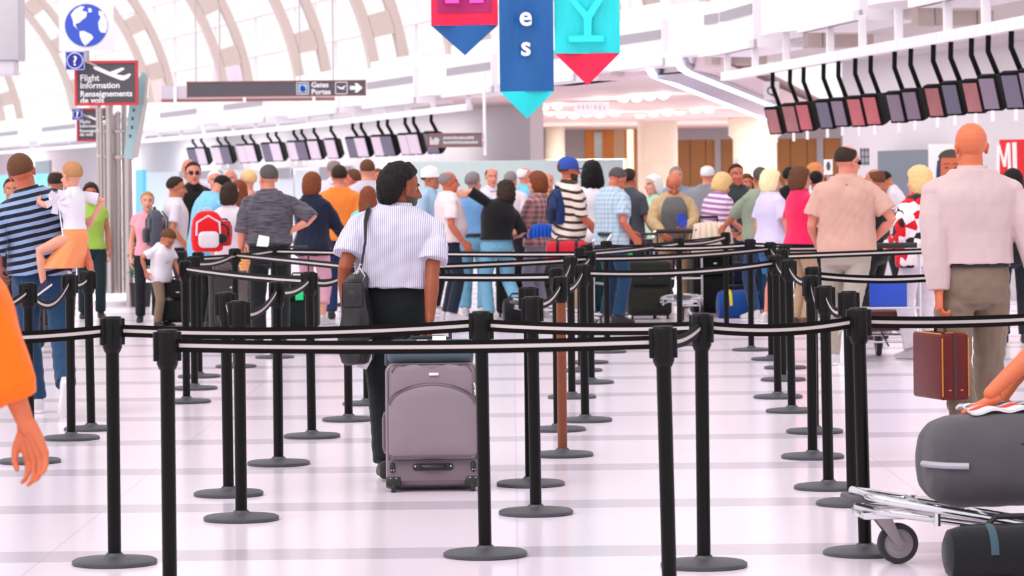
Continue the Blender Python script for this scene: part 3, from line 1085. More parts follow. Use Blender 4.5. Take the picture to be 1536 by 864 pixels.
ORD = ['first', 'second', 'third', 'fourth', 'fifth', 'sixth', 'seventh', 'eighth', 'ninth', 'tenth', 'eleventh', 'twelfth', 'thirteenth', 'fourteenth', 'fifteenth', 'sixteenth', 'seventeenth', 'eighteenth', 'nineteenth', 'twentieth']
for i, (px, a, b, s) in enumerate(NEAR):
    look = ['violet', 'slate blue', 'red-lit', 'orange-lit', 'pale'][s]
    monitor(px, a, b, s, '%s check-in monitor, %s from the corridor end of the near white rail' % (look, ORD[i]), 'monitors on the near rail')
FARM = [300, 313, 338, 350, 376, 388, 414, 427, 454, 466, 485, 511, 544, 557, 583, 597, 624, 637, 664]
for i, px in enumerate(FARM):
    t = (px - 300) / 364
    monitor(px + 5, 221 - 24 * t, 249 - 17 * t, 4 if i % 3 else 1, 'pale far check-in monitor, %s from the steel tube pillar along the far rail' % ORD[i], 'monitors on the far rail', bent=1.25, far=True)

# ribs of the vault with oval openings, and the glazing between them
def rib(px):
    base = W(px, -.9, 0)
    t = (W(px + 3, 0) - W(px - 3, 0)).normalized()
    n = Vector((t.y, -t.x, 0)); n = -n if n.x > 0 else n
    mb = MB()
    z0, a, b = 3.4, 9.0, 8.0
    def pt(k, rr):
        ang = k * PI / 2
        return base + n * (a * (1 - math.cos(ang)) + rr * math.cos(ang)) + Vector((0, 0, z0 + b * math.sin(ang) - rr * math.sin(ang)))
    K = 30
    def bar(r0, r1, k0, k1, m):
        for i in range(m):
            ka, kb = k0 + (k1 - k0) * i / m, k0 + (k1 - k0) * (i + 1) / m
            vs = []
            for kk in (ka, kb):
                for rr in (r0, r1):
                    for s_ in (-.16, .16): vs.append(pt(kk, rr) + t * s_)
            mb.add(vs, [(0, 1, 3, 2), (4, 6, 7, 5), (0, 4, 5, 1), (2, 3, 7, 6), (0, 2, 6, 4), (1, 5, 7, 3)])
    bar(0, .22, 0, .95, K); bar(.72, .94, 0, .95, K)
    k = .0
    while k < .92:
        bar(.2, .74, k, k + .045, 2)
        k += .135
    st(mb.build('beam', BEIGE, smooth=False), 'beige arched roof rib with oval openings')
RIBS = [-100, 5, 112, 226, 338, 450, 562, 680, 800, 925, 1068, 1215, 1380, 1560]
for px in RIBS: rib(px)
GLASS = None
def glassmat():
    m = bpy.data.materials.new('clear_glazing'); m.use_nodes = True
    nt = m.node_tree
    for n in list(nt.nodes): nt.nodes.remove(n)
    o = N(nt, 'ShaderNodeOutputMaterial'); mx = N(nt, 'ShaderNodeMixShader')
    t = N(nt, 'ShaderNodeBsdfTransparent'); g = N(nt, 'ShaderNodeBsdfGlossy')
    t.inputs[0].default_value = (.97, .97, .98, 1); g.inputs['Roughness'].default_value = .05
    mx.inputs[0].default_value = .06
    nt.links.new(t.outputs[0], mx.inputs[1]); nt.links.new(g.outputs[0], mx.inputs[2]); nt.links.new(mx.outputs[0], o.inputs[0])
    return m
GLASS = glassmat()
PICS = {3: plain('lilac_banner_print', (222, 208, 226), .6, var=.12, vscale=.8), 6: plain('grey_pink_print', (224, 212, 220), .6, var=.10, vscale=.7), 2: plain('rose_print', (236, 206, 206), .6, var=.15, vscale=1.2)}
for i, (p0, p1) in enumerate(zip(RIBS, RIBS[1:])):
    mb = MB()
    strip(mb, p0, p1, -1.5, -1.53, 4.2, 9.5, 3)
    g = st(mb.build('window_%d' % (i + 1), GLASS, smooth=False), 'tall glazed bay between two beige roof ribs')
    mb = MB()
    for z in (4.3, 5.35, 6.5, 7.7, 9.0): strip(mb, p0, p1, -1.40, -1.58, z, z + .09, 3)
    for k in (0.25, .5, .75):
        q = p0 + (p1 - p0) * k
        b = W(q, -1.5)
        mb.box((b.x - .035, b.y - .05, 4.2), (b.x + .035, b.y + .05, 9.5))
    mb.build('window_frame', plain('mullion_white', (250, 242, 242), .6, var=.02), g, smooth=False)
    if i in PICS:
        mb = MB(); w = (p1 - p0)
        strip(mb, p0 + w * .30, p0 + w * .66, -1.30, -1.36, 4.35, 5.6 if i != 6 else 5.5, 2)
        tag(mb.build('wall_print', PICS[i], smooth=False), ['', '', 'small rose tinted print hung in the glazing near the steel pillar', 'lilac print hung in the glazing above the grey gates sign', '', '', 'grey-pink print hung in the glazing beside the magenta banner'][i], 'print')

# ---- corridor behind: end wall, columns, wooden panels, doors
FY = 110.0
def fx(px): return (px - 768) / FPX * FY
def fz(py, px=1000): return (275 - py - .0108 * (px - 768)) / FPX * FY + CAMZ
mb = MB()
mb.box((-2.5, FY, 0), (fx(880), FY + .3, 3.36), 0)
mb.box((fx(1262), FY, 0), (17, FY + .3, 3.36), 0)
mb.box((fx(880), FY + .1, 0), (fx(1262), FY + .3, 3.36), 0)
st(mb.build('wall_back', plain('back_wall_grey', (176, 172, 174), .7, var=.03), smooth=False), 'grey end wall of the corridor')
wA_ = W(590, -3.3)
st(MB().box((wA_.x - .1, wA_.y - .2, 0), (wA_.x + .2, FY, 3.36)).build('wall_side', GREYW, smooth=False), 'grey side wall of the corridor')
def wpanel(px0, px1, lab):
    mb = MB()
    x0, x1 = fx(px0), fx(px1)
    n = max(2, round((x1 - x0) / .55))
    for i in range(n):
        a = x0 + (x1 - x0) * i / n; b = x0 + (x1 - x0) * (i + 1) / n
        mb.box((a + .008, FY - .05, 0.05), (b - .008, FY + .1, 1.30), r=.01)
        mb.box((a + .008, FY - .05, 1.36), (b - .008, FY + .1, 3.0), r=.01)
    o = st(mb.build('wall_panel', WOOD, smooth=False), lab)
    f = MB()
    f.box((x0, FY - .09, 1.29), (x1, FY + .1, 1.37)); f.box((x0, FY - .09, 2.98), (x1, FY + .1, 3.36))
    q = x0 + (x1 - x0) * .64
    f.box((q, FY - .10, 0), (q + .22, FY + .1, 3.0))
    f.build('trim', GREYM, o, smooth=False)
wpanel(1012, 1106, 'brown wooden wall panels between the two cream columns')
wpanel(1160, 1262, 'brown wooden wall panels beyond the capital-topped column')
# wooden door with glass light
d = st(MB().box((fx(878), FY - .06, 0), (fx(892), FY + .12, fz(192))).box((fx(892), FY - .06, 0), (fx(906), FY + .12, fz(262))).box((fx(892), FY - .06, fz(196)), (fx(906), FY + .12, fz(192)))
       .box((fx(904), FY - .06, 0), (fx(921), FY + .12, fz(192))).build('door_1', ORWOOD, smooth=False), 'orange wooden door with a tall glass light')
MB().box((fx(892), FY - .02, fz(260)), (fx(904), FY + .05, fz(197))).build('pane', plain('door_pane', (150, 170, 178), .1, var=.3, vscale=3), d, smooth=False)
d = st(MB().box((fx(938), FY - .06, 0), (fx(941), FY + .12, fz(190))).box((fx(951), FY - .06, 0), (fx(955), FY + .12, fz(190))).box((fx(941), FY - .06, 0), (fx(951), FY + .12, fz(255)))
       .box((fx(938), FY - .06, fz(192)), (fx(955), FY + .12, fz(188))).build('door_2', ORWOOD, smooth=False), 'narrow orange wooden door with a bright glass light')
MB().box((fx(941), FY - .02, fz(255)), (fx(951), FY + .05, fz(192))).build('pane', plain('bright_pane', (250, 240, 214), .2, var=.05, emit=.8), d, smooth=False)
st(MB().box((fx(921), FY - .03, 0), (fx(938), FY + .12, fz(192))).build('wall_panel', plain('tan_panel', (208, 176, 140), .6), smooth=False))
def column(px0, px1, Y, capital, name_label):
    x = ((px0 + px1) / 2 - 768) / FPX * Y; r = (px1 - px0) / 2 / FPX * Y
    mb = MB()
    M = Matrix.Translation((x, Y, 0))
    mb.lathe([(r * 1.06, 0), (r * 1.06, .25), (r, .27), (r, 1.06), (r * .985, 1.07), (r * .985, 1.10), (r, 1.11), (r, 2.08), (r * .985, 2.09), (r * .985, 2.12), (r, 2.13), (r, 3.36)], 36, M=M)
    if capital:
        mb.lathe([(r * 1.0, 2.72), (r * 1.08, 2.80), (r * 1.20, 2.86), (r * 1.20, 3.36)], 36, M=M)
    st(mb.build('column', CREAM), name_label)
column(957, 1017, 96, False, 'cream round column beside the wooden door')
column(1100, 1166, 92, True, 'cream round column with a stepped capital')
column(818, 848, 104, False, 'slim cream column in front of the grey end wall')
MB_ = MB().box((0, 0, 0), (fx(880) - fx(797) + 1, .4, fz(243, 800)), r=.03)
o = tag(MB_.build('service_desk', plain('olive_panel', (176, 178, 162), .6, var=.04)), 'olive-grey desk front standing before the slim cream column', 'desk')
o.location = (fx(797), 100, 0)
o = tag(MB().box((0, 0, 0), (4.3, .25, 1.98), r=.03).build('screen_wall', plain('aqua_glass', (190, 206, 204), .35, var=.04)), 'pale aqua glass screen wall behind the hugging couple', 'screen')
o.location = (-2.2, 60.0, 0)

# small lamps on the soffit
LAMP = plain('lamp_glow', (255, 232, 196), .5, emit=5.0, ecol=(255, 220, 170), var=0)
RING = plain('lamp_trim', (230, 220, 210), .5, var=0)
LROW = [(824, 168), (842, 171), (861, 173), (880, 170), (900, 171), (922, 169), (960, 172), (980, 170), (1001, 168), (1020, 167), (1043, 164), (1063, 163), (816, 160), (836, 158), (935, 147), (955, 146), (975, 144), (995, 142), (1250, 172), (1262, 168), (1222, 174)]
for i, (px, py) in enumerate(LROW):
    p = atz(px, py, 3.34)
    if p.y > 108: p = at(px, 275, 104); p.z = 3.34
    s_ = .13 if i < 12 else .11
    r = empty('ceiling_lamp', (p.x, p.y, 3.36), 0, 'small round warm lamp in the corridor soffit, one of the lit rows', 'lamp', 'small lamps in the corridor soffit')
    MB().lathe([(s_ * 1.4, -.03), (s_ * 1.4, .0), (s_ * .8, .0), (s_ * .8, -.03)], 16).build('trim_ring', RING, r)
    MB().lathe([(s_ * .2, -.11), (s_ * .8, -.085), (s_ * 1.1, -.03)], 16).build('bulb', LAMP, r)

# neon lines along the edges of the corridor canopy
NEON = plain('neon_tube', (214, 238, 255), .4, emit=2.6, ecol=(205, 232, 255), var=0)
DUCT = plain('canopy_grey', (186, 180, 190), .6, var=.03)
def neon(pts, label):
    r = empty('neon_tube', pts[0], 0, label, 'lamp')
    o_ = Vector(pts[0])
    P = [Vector(p) - o_ for p in pts]
    MB().tube(P, .055, 10).build('tube', NEON, r)
    MB().tube([p + Vector((.10, .02, .05)) for p in P], .06, 8).build('channel', DUCT, r)
wA = WY(975) - .6
z_ = 3.30
neon([at(936, 94, wA + .9), at(968, 88, wA), at(973, 92, wA), at(974, 104, wA), at(979, 112, wA + .2)] + [atz(px, 112 + (190 - 112) * (px - 979) / 199, z_ - .01) for px in (1010, 1060, 1110, 1150, 1172)], 'longer blue-white neon tube bending down from the white bulge to the corridor soffit')
wB = WY(1018) - .6
neon([at(1017, 72, wB), at(1017, 92, wB), at(1021, 101, wB), at(1030, 107, wB + .2)] + [atz(px, 107 + (166 - 107) * (px - 1030) / 148, z_ - .01) for px in (1060, 1100, 1140, 1170)], 'shorter blue-white neon tube above the longer neon line')
neon([at(936, 84, wA + .9), at(968, 78, wA)], 'short straight neon tube on the white fascia beside the turquoise banner')
# grey underside between the two neon lines
c4 = [atz(984, 113, z_ + .03), atz(1172, 186, z_ + .03), atz(1172, 166, z_ + .03), atz(1034, 109, z_ + .03)]
st(MB().quadslab(c4, .05).build('ceiling_panel', DUCT, smooth=False))

# ---- low structures at the far side: white counter fronts and cyan panels
def desk(p0, p1, off, z, mat, label, z0=0.0, name='check_in_counter', thick=.6):
    p0, p1 = Q(p0, off), Q(p1, off)
    mb = MB(); strip(mb, p0, p1, off, off - thick, z0, z, 3)
    c = W((p0 + p1) / 2, off, 0)
    mb.v = [tuple(Vector(v) - c) for v in mb.v]
    o = mb.build(name, mat, smooth=False); o.location = c
    tag(o, label, 'counter')
    return o
PALEB = plain('pale_blue_panel', (226, 236, 240), .5, var=.03)
desk(215, 330, -1.2, 2.05, PALEB, 'tall pale blue counter front next to the steel tube pillar')
desk(332, 440, -1.2, 2.02, PALEB, 'tall pale counter front behind the grey-haired man in the heathered shirt')
desk(442, 560, -1.2, 1.98, PALEB, 'tall pale counter front behind the man in the orange shirt')
desk(562, 700, -1.2, 1.95, plain('pale_green_panel', (206, 216, 214), .5, var=.03), 'tall pale green counter front behind the white-capped man')
desk(-60, 78, 2.2, 2.05, CYAN, 'bright cyan panel behind the father in the striped shirt', name='cyan_screen')
desk(203, 214, 2.2, 2.05, plain('azure_panel', (92, 196, 226), .45, var=.03), 'narrow azure panel beside the steel tube pillar', name='cyan_screen', thick=.1)
desk(52, 74, .2, 2.6, GREYM, 'dark grey board on the far wall above the cyan panel', z0=2.1, name='wall_board', thick=.1)
# small wall notices behind the far counters
for p0, p1, z0, z1, lb in ((268, 330, 1.8, 2.05, 'wide grey notice board behind the man in dark glasses'), (413, 434, 1.75, 2.05, 'small grey notice board behind the navy-jacketed woman'), (478, 527, 1.7, 2.04, 'grey notice board behind the man in the orange shirt')):
    desk(p0, p1, -1.1, z1, GREYM, lb, z0=z0, name='notice_board', thick=.05)

# near counters
desk(1316, 1400, -3.4, 2.02, plain('counter_recess', (110, 118, 128), .6, var=.05), 'dark blue-grey recess of the near counter behind the clerk', z0=.95, name='counter_recess', thick=.25)
desk(1290, 1402, -1.6, 1.02, GREYW, 'pale grey check-in counter in front of the dark-haired clerk')
desk(1404, 1640, -1.6, 1.02, GREYW, 'pale grey check-in counter hidden behind the bald man')
# free boards in front of the grey wall
def board(px0, px1, py0, py1, Y, mat, name, label, cat, rz=0.0, thick=.03):
    a = at((px0 + px1) / 2, (py0 + py1) / 2, Y)
    k = Y / FPX
    w, h = (px1 - px0) * k, (py1 - py0) * k
    e = empty(name, a, rz, label, cat)
    MB().box((-w / 2, 0, -h / 2), (w / 2, thick, h / 2)).build('panel', mat, e, smooth=False)
    return e, w, h, k
def disc(mb, cx, cz, rx, rz_, y, mi=0, n=24, t=.004, a0=0, a1=2 * PI):
    poly = [(cx + rx * math.cos(a0 + (a1 - a0) * i / n), cz + rz_ * math.sin(a0 + (a1 - a0) * i / n)) for i in range(n if a1 - a0 > 6.28 else n + 1)]
    mb.prism(poly, t, Matrix.Translation((0, y, 0)), mi)
e, w, h, k = board(1393, 1447, 216, 300, 45, SIGNW, 'poster', 'white poster showing a grey-haired face, behind the bald man', 'poster')
FD = Matrix.Translation((-.055, 0, .06))
mb = MB(); disc(mb, .12, -.02, .17, .25, -.006, 0); disc(mb, .03, -.32, .08, .1, -.005, 0)
mb.build('printed_face', SKIN('orange'), e, loc=(-.055, 0, .06), smooth=False)
mb = MB(); disc(mb, .12, .13, .185, .13, -.010, 0, a0=0.1, a1=PI - .1); mb.prism([(.24, .16), (.30, .14), (.31, -.10), (.28, -.12)], .004, Matrix.Translation((0, -.010, 0)))
mb.prism([(-.05, .15), (-.02, .15), (-.03, .02), (-.06, .02)], .004, Matrix.Translation((0, -.010, 0)))
mb.build('printed_hair', HAIR('darkgrey'), e, loc=(-.055, 0, .06), smooth=False)
mb = MB()
for q in (.055, .185): disc(mb, q, .0, .03, .012, -.010, 0, 12); mb.prism([(q - .05, .045), (q + .05, .045), (q + .04, .06), (q - .04, .06)], .004, Matrix.Translation((0, -.010, 0)))
mb.prism([(.10, -.03), (.115, .0), (.13, -.08), (.09, -.09)], .004, Matrix.Translation((0, -.010, 0))); disc(mb, .12, -.15, .06, .014, -.010, 0, 12)
mb.build('printed_features', plain('print_brown', (120, 66, 52), .6), e, loc=(-.055, 0, .06), smooth=False)
mb = MB(); mb.prism([(-.13, .16), (-.09, .17), (-.085, -.02), (-.10, -.1), (-.06, -.26), (-.11, -.27), (-.15, -.1), (-.145, .02)], .004, Matrix.Translation((0, -.008, 0)))
mb.build('printed_stroke', plain('print_navy', (46, 62, 104), .6), e, smooth=False)
e, w, h, k = board(1500, 1570, 209, 300, 43, plain('red_panel', (226, 34, 40), .5, var=.02), 'advertising_panel', 'red panel with tall white letters behind the bald man', 'sign')
lx = lambda px: (px - 1535) * k
lz = lambda py: (254.5 - py) * k
mb = MB()
mb.prism([(lx(1494), lz(262)), (lx(1499), lz(262)), (lx(1500), lz(228)), (lx(1505), lz(250)), (lx(1509), lz(250)), (lx(1511.5), lz(228)), (lx(1512), lz(262)), (lx(1517), lz(262)), (lx(1515.5), lz(214)), (lx(1510.5), lz(214)), (lx(1506), lz(238)), (lx(1500), lz(216)), (lx(1495), lz(217))], .006, Matrix.Translation((0, -.006, 0)))
mb.build('letter', SIGNW, e, smooth=False)
MB().prism([(lx(1519.5), lz(262)), (lx(1526), lz(262)), (lx(1525), lz(213)), (lx(1518.5), lz(213.5))], .006, Matrix.Translation((0, -.006, 0))).build('letter', SIGNW, e, smooth=False)
e, w, h, k = board(1290, 1304, 222, 248, 50, plain('grille_grey', (176, 176, 182), .5), 'wall_grille', 'small square grille on the grey wall above the man in the salmon polo', 'grille')
mb = MB()
for q in (-1, 0, 1): mb.box((q * .06 - .008, -.012, -h / 2), (q * .06 + .008, 0, h / 2)); mb.box((-w / 2, -.012, q * .1 - .008), (w / 2, 0, q * .1 + .008))
mb.build('bars', plain('grille_dark', (110, 110, 118), .5), e, smooth=False)
e, w, h, k = board(1236, 1249, 239, 262, 36, SIGNW, 'stand_sign', 'small white sign on a pole behind the man in the salmon polo', 'sign')
MB().tube([(0, .02, -h / 2), (0, .02, -e.location.z + .02)], .015, 8).build('pole', STEEL, e)
MB().lathe([(.14, 0), (.14, .02), (.02, .03)], 20, M=Matrix.Translation((0, .02, -e.location.z))).build('base', STEEL, e)
mb = MB(); disc(mb, 0, .01, .022, .05, -.008, 0, 14); mb.build('pictogram', SIGNG, e, smooth=False)
e, w, h, k = board(1101, 1108, 238, 248, 60, SIGNW, 'stand_sign', 'tiny white sign on a pole above the man in the dark polo', 'sign')
MB().tube([(0, .02, -h / 2), (0, .02, -e.location.z + .02)], .015, 8).build('pole', STEEL, e)
MB().lathe([(.14, 0), (.14, .02), (.02, .03)], 20, M=Matrix.Translation((0, .02, -e.location.z))).build('base', STEEL, e)
# zone letter on the white wall over the corridor
e, w, h, k = board(1146, 1169, 122, 150, 50, WHITE2, 'zone_sign', 'round dark letter on a cream plate under the near white rail', 'sign')
text('lettering', 'Q', plain('letter_grey', (74, 74, 80), .5, var=0), .20, (0, -.005, -.07), parent=e, align='CENTER')
MB().tube([(0, .015, h / 2), (0, .015, 3.36 - e.location.z + .05)], .012, 8).build('rod', WHITE, e)
# ---------------------------------------------------------------- pillar of steel tubes with the flight information signs
pl = ground(171, 450); pl.y = 42.0; pl.x = xat(171, 42.0, 440)
kp = 42.0 / FPX
pil = empty('tube_pillar', pl, 0, 'pillar of brushed steel tubes with a pale lit foot, carrying the flight information sign', 'pillar')
def pz(py, px=171): return at(px, py, 42.0).z
TUBES = [(-22, .034, 158, .10), (-15, .024, 165, -.12), (-11, .034, 190, .02), (-2, .050, 160, -.16), (3, .03, 175, .05), (10, .034, 172, -.08), (17, .036, 158, .06), (24, .030, 215, -.02)]
for dx, r, pt, dy in TUBES:
    x = dx * kp; zt = pz(pt)
    MB().tube([(x, dy, .06), (x, dy, zt)], r, 16).lathe([(r * .3, zt + r * 1.5), (r * 1.1, zt + r * .7), (r * 1.1, zt - r * .3), (r * .9, zt - r * .6)][::-1], 16, M=Matrix.Translation((x, dy, 0))).build('tube', STEEL, pil)
for dx, py in ((-13, 197), (12, 197), (-13, 235), (12, 236)):
    MB().box((dx * kp - .09, -.13, pz(py) - .025), (dx * kp + .09, .02, pz(py) + .025), r=.01).build('clamp', STEEL, pil)
MB().lathe([(.34, 0), (.34, .06), (.30, .08)], 32).build('base', GREYW, pil)
MB().lathe([(.27, .08), (.27, .15), (.24, .16)], 32).build('lit_ring', plain('lit_ring', (255, 250, 248), .5, emit=1.0, var=0), pil)
def info_sign(name, px0, px1, py0, py1, Y, label, small=False):
    e, w, h, k = board(px0, px1, py0, py1, Y, SIGNG, name, label, 'sign', thick=.06)
    b = .035 if not small else .025
    mb = MB()
    mb.box((-w / 2, -.012, h / 2 - b), (w / 2, 0, h / 2)); mb.box((-w / 2, -.012, -h / 2), (w / 2, 0, -h / 2 + b))
    mb.box((-w / 2, -.012, -h / 2 + b), (-w / 2 + b, 0, h / 2 - b)); mb.box((w / 2 - b, -.012, -h / 2 + b), (w / 2, 0, h / 2 - b))
    mb.build('rim', SIGNR, e, smooth=False)
    u = w / 95.0    # one photo pixel of the large sign
    def tx(body, x, z, s_): text('lettering', body, SIGNW, s_ * u, ((x - 47.5) * u, -.004, (33.5 - z) * u), parent=e, sx=1.0, bold=.0026 if not small else .0014, ext=.003)
    tx('Flight', 8, 30, 13.4); tx('Information', 8, 41, 12.6); tx('Renseignements', 8, 53.5, 12.0); tx('de vols', 8, 63.5, 12.6)
    # the take-off pictogram
    P = [(28, 10), (30, 8), (36, 9), (53, 17), (71, 10.5), (75, 11.5), (74, 14), (62, 20.5), (74, 22.5), (82, 19.5), (85, 21), (81, 26.5), (74, 30), (69, 29.5), (54, 23.5), (30, 13)]
    mb = MB().prism([((x - 47.5) * u, (33.5 - z) * u) for x, z in P], .005, Matrix.Translation((0, -.006, 0)))
    mb.build('pictogram', SIGNW, e, smooth=False)
    return e
info_sign('flight_information_sign', 112, 207, 91, 158, 41.2, 'large grey flight information sign with a red rim and white aeroplane, on the tube pillar')
info_sign('flight_information_sign', 115, 168, 162, 212, 43.2, 'smaller grey flight information sign partly hidden behind the tube pillar', True)
def help_sign(px0, px1, py0, py1, Y, label):
    e, w, h, k = board(px0, px1, py0, py1, Y, SIGNB, 'help_sign', label, 'sign', thick=.04)
    r = w * .40
    MB().tube([(r * math.cos(a), -.006, r * math.sin(a)) for a in [i * PI / 16 for i in range(32)]], w * .035, 6, closed=True).build('ring', plain('sign_pale_blue', (190, 200, 244), .5, var=0), e)
    text('lettering', '?', SIGNW, h * .72, (0, -.008, -h * .25), parent=e, align='CENTER', bold=.004)
    mb = MB(); b = w * .04
    mb.box((-w / 2, -.005, h / 2 - b), (w / 2, 0, h / 2)); mb.box((-w / 2, -.005, -h / 2), (w / 2, 0, -h / 2 + b)); mb.box((-w / 2, -.005, -h / 2), (-w / 2 + b, 0, h / 2)); mb.box((w / 2 - b, -.005, -h / 2), (w / 2, 0, h / 2))
    mb.build('rim', plain('sign_pale_blue', (190, 200, 244), .5, var=0), e, smooth=False)
    MB().tube([(w * .45, .03, 0), (w * .45, .03, .0), (w * 1.1, .06, -h * .3)], .012, 6).build('bracket', STEEL, e)
help_sign(98, 127, 77, 105, 41.0, 'blue question mark sign above the large flight information sign')
help_sign(108, 124, 163, 180, 43.0, 'small blue question mark sign beside the smaller flight information sign')
# globe
e, w, h, k = board(88, 170, -70, 76, 41.6, SIGNW, 'globe_panel', 'tall white panel with a blue globe, above the flight information sign', 'sign')
cz = (3 - 38) * k + 0.0
R_ = 32 * k
mb = MB(); disc(mb, 0, cz, R_, R_, -.008, 0, 40); 
mb.build('globe', plain('globe_blue', (58, 92, 206), .5, var=.05), e, smooth=False)
LANDS = [[(-20, 8), (-23, 16), (-17, 24), (-8, 29), (-2, 28), (-6, 22), (2, 20), (0, 12), (-6, 8), (-10, 4), (-16, 2), (-14, -4), (-12, -7), (-19, 0)],
         [(-10, -9), (-4, -8), (8, -14), (11, -19), (4, -26), (-2, -31), (-7, -24), (-10, -16)],
         [(19, 22), (25, 20), (31, 8), (32, -4), (29, -12), (22, -11), (19, -6), (18, 4), (22, 12), (19, 16)], [(3, 26), (8, 25), (9, 20), (4, 19)]]
mb = MB()
for L in LANDS:
    P = [(x * k, cz + z * k) for x, z in L]
    mb.prism(P, .006, Matrix.Translation((0, -.013, 0)))
mb.build('continents', SIGNW, e, smooth=False)
MB().tube([(0, .06, -h / 2), (0, .06, -h / 2 - .25)], .03, 10).build('mount', STEEL, e)
# tilted glass blade of departure screens beside the pillar
bl = empty('departure_screen_blade', (xat(205, 41.5), 41.5, 0), 0, 'slanted blue-green glass blade with small dark marks beside the tube pillar', 'screen')
q = lambda px, py: (xat(px, 41.5) - bl.location.x, at(px, py, 41.5).z)
poly = [q(186, 235), q(199, 240), q(212, 180), q(222, 110), q(216, 108), q(206, 122), q(196, 150)]
MB().prism(poly, .10, Matrix.Translation((0, 0, 0))).build('glass', plain('teal_glass', (168, 200, 204), .25, var=.05), bl, smooth=False)
poly = [q(199, 238), q(206, 236), q(222, 150), q(225, 118), q(222, 112), q(214, 170)]
MB().prism(poly, .16, Matrix.Translation((0, -.05, 0))).build('edge_frame', STEEL, bl, smooth=False)
mb = MB()
for px, py in ((202, 165), (200, 178), (199, 191), (196, 204)): a = q(px, py); mb.box((a[0] - .012, -.010, a[1] - .02), (a[0] + .012, 0, a[1] + .02))
mb.build('mark', SIGNG, bl, smooth=False)
MB().tube([(q(192, 238)[0], .05, .0), (q(192, 238)[0], .05, q(192, 226)[1])], .05, 14).build('post', STEEL, bl)

# ---------------------------------------------------------------- hanging signs
Yg = 58.0
e, w, h, k = board(280, 549, 121, 145, Yg, SIGNG, 'gates_sign', 'long dark grey gates sign with a white arrow, hung in front of the white bulges', 'sign', thick=.08)
b = .02
mb = MB()
mb.box((-w / 2, -.010, h / 2 - b), (w / 2, 0, h / 2)); mb.box((-w / 2, -.010, -h / 2), (w / 2, 0, -h / 2 + b)); mb.box((-w / 2, -.010, -h / 2), (-w / 2 + b, 0, h / 2)); mb.box((w / 2 - b, -.010, -h / 2), (w / 2, 0, h / 2))
mb.build('rim', RUST, e, smooth=False)
gx = lambda px: (px - 414.5) * k
gz = lambda py: (133 - py) * k
text('lettering', 'Gates', SIGNW, 11.0 * k, (gx(467), -.004, gz(131.5)), parent=e, bold=.003)
text('lettering', 'Portes', SIGNW, 11.0 * k, (gx(467), -.004, gz(142)), parent=e, bold=.003)
mb = MB()
for c in (454, 512): 
    s_ = 9.2 * k
    x = gx(c)
    for a in ((-s_, s_ - .012, s_, s_), (-s_, -s_, s_, -s_ + .012), (-s_, -s_, -s_ + .012, s_), (s_ - .012, -s_, s_, s_)):
        mb.box((x + a[0], -.008, a[1]), (x + a[2], 0, a[3]))
mb.build('pictogram_frame', SIGNW, e, smooth=False)
mb = MB(); mb.box((gx(454) - .08, -.004, -.08), (gx(454) + .08, 0, .08)); mb.build('pictogram', plain('pictogram_blue', (150, 200, 226), .5), e, smooth=False)
mb = MB(); mb.prism([(gx(450), .02), (gx(453), .06), (gx(457), .03), (gx(459), -.03), (gx(455), -.07), (gx(451), -.05)], .004, Matrix.Translation((0, -.009, 0))); mb.build('pictogram', SIGNB, e, smooth=False)
mb = MB(); mb.prism([(gx(505), .03), (gx(507), .035), (gx(512), .005), (gx(517), .04), (gx(519), .035), (gx(515), -.01), (gx(518), -.03), (gx(510), -.02)], .004, Matrix.Translation((0, -.008, 0))); mb.build('pictogram', SIGNW, e, smooth=False)
mb = MB(); mb.prism([(gx(525), .035), (gx(534), .035), (gx(532), .085), (gx(536), .085), (gx(544), 0), (gx(536), -.085), (gx(532), -.085), (gx(534), -.035), (gx(525), -.035)], .004, Matrix.Translation((0, -.008, 0))); mb.build('arrow', SIGNW, e, smooth=False)
for px in (330, 500): MB().tube([(gx(px), .04, h / 2), (gx(px), .04, 3.4)], .012, 6).build('rod', STEEL, e)
e, w, h, k = board(242, 502, 128, 152, 66.0, plain('lilac_grey', (204, 194, 206), .5, var=.04), 'hanging_sign', 'pale grey back of a second long sign seen below the gates sign', 'sign', thick=.1)
MB().box((-w / 2, -.02, -h / 2), (w / 2, .1, -h / 2 + .06)).build('lower_rim', RUST, e, smooth=False)
mb = MB()
for t in (.08, .48, .88): mb.box((-w / 2 + w * t - .03, -.03, -h / 2 - .02), (-w / 2 + w * t + .03, .02, h / 2))
mb.build('clip', SIGNW, e, smooth=False)
for t in (-.3, .3): MB().tube([(w * t, .05, h / 2), (w * t, .05, 3.4)], .012, 6).build('rod', STEEL, e)
e, w, h, k = board(640, 723, 199.5, 221, 52.0, plain('sign_mid_grey', (118, 110, 112), .5), 'direction_sign', 'small grey direction sign with a pale frame, below the end of the far rail', 'sign', thick=.06)
mb = MB(); b = .022
mb.box((-w / 2, -.010, h / 2 - b), (w / 2, 0, h / 2)); mb.box((-w / 2, -.010, -h / 2), (w / 2, 0, -h / 2 + b)); mb.box((-w / 2, -.010, -h / 2), (-w / 2 + b, 0, h / 2)); mb.box((w / 2 - b, -.010, -h / 2), (w / 2, 0, h / 2))
mb.build('rim', RUST, e, smooth=False)
mb = MB()
rg = random.Random(3)
for row, z in enumerate((.034, -.040)):
    x = -w * .20
    while x < w * (.36 if row == 0 else .42):
        l = rg.uniform(.018, .032); mb.box((x, -.006, z - .020), (x + l, 0, z + .020 + rg.choice((0, .008)))); x += l + .007
mb.build('blurred_lettering', plain('sign_pale', (206, 200, 202), .5, var=0), e, smooth=False)
mb = MB(); mb.prism([(-.40, -.07), (-.26, -.07), (-.24, .02), (-.30, .05), (-.36, .0), (-.38, .06), (-.40, .05)], .004, Matrix.Translation((0, -.006, 0))); mb.build('pictogram', plain('sign_pale', (206, 200, 202), .5), e, smooth=False)
x = (727 - 681.5) * k
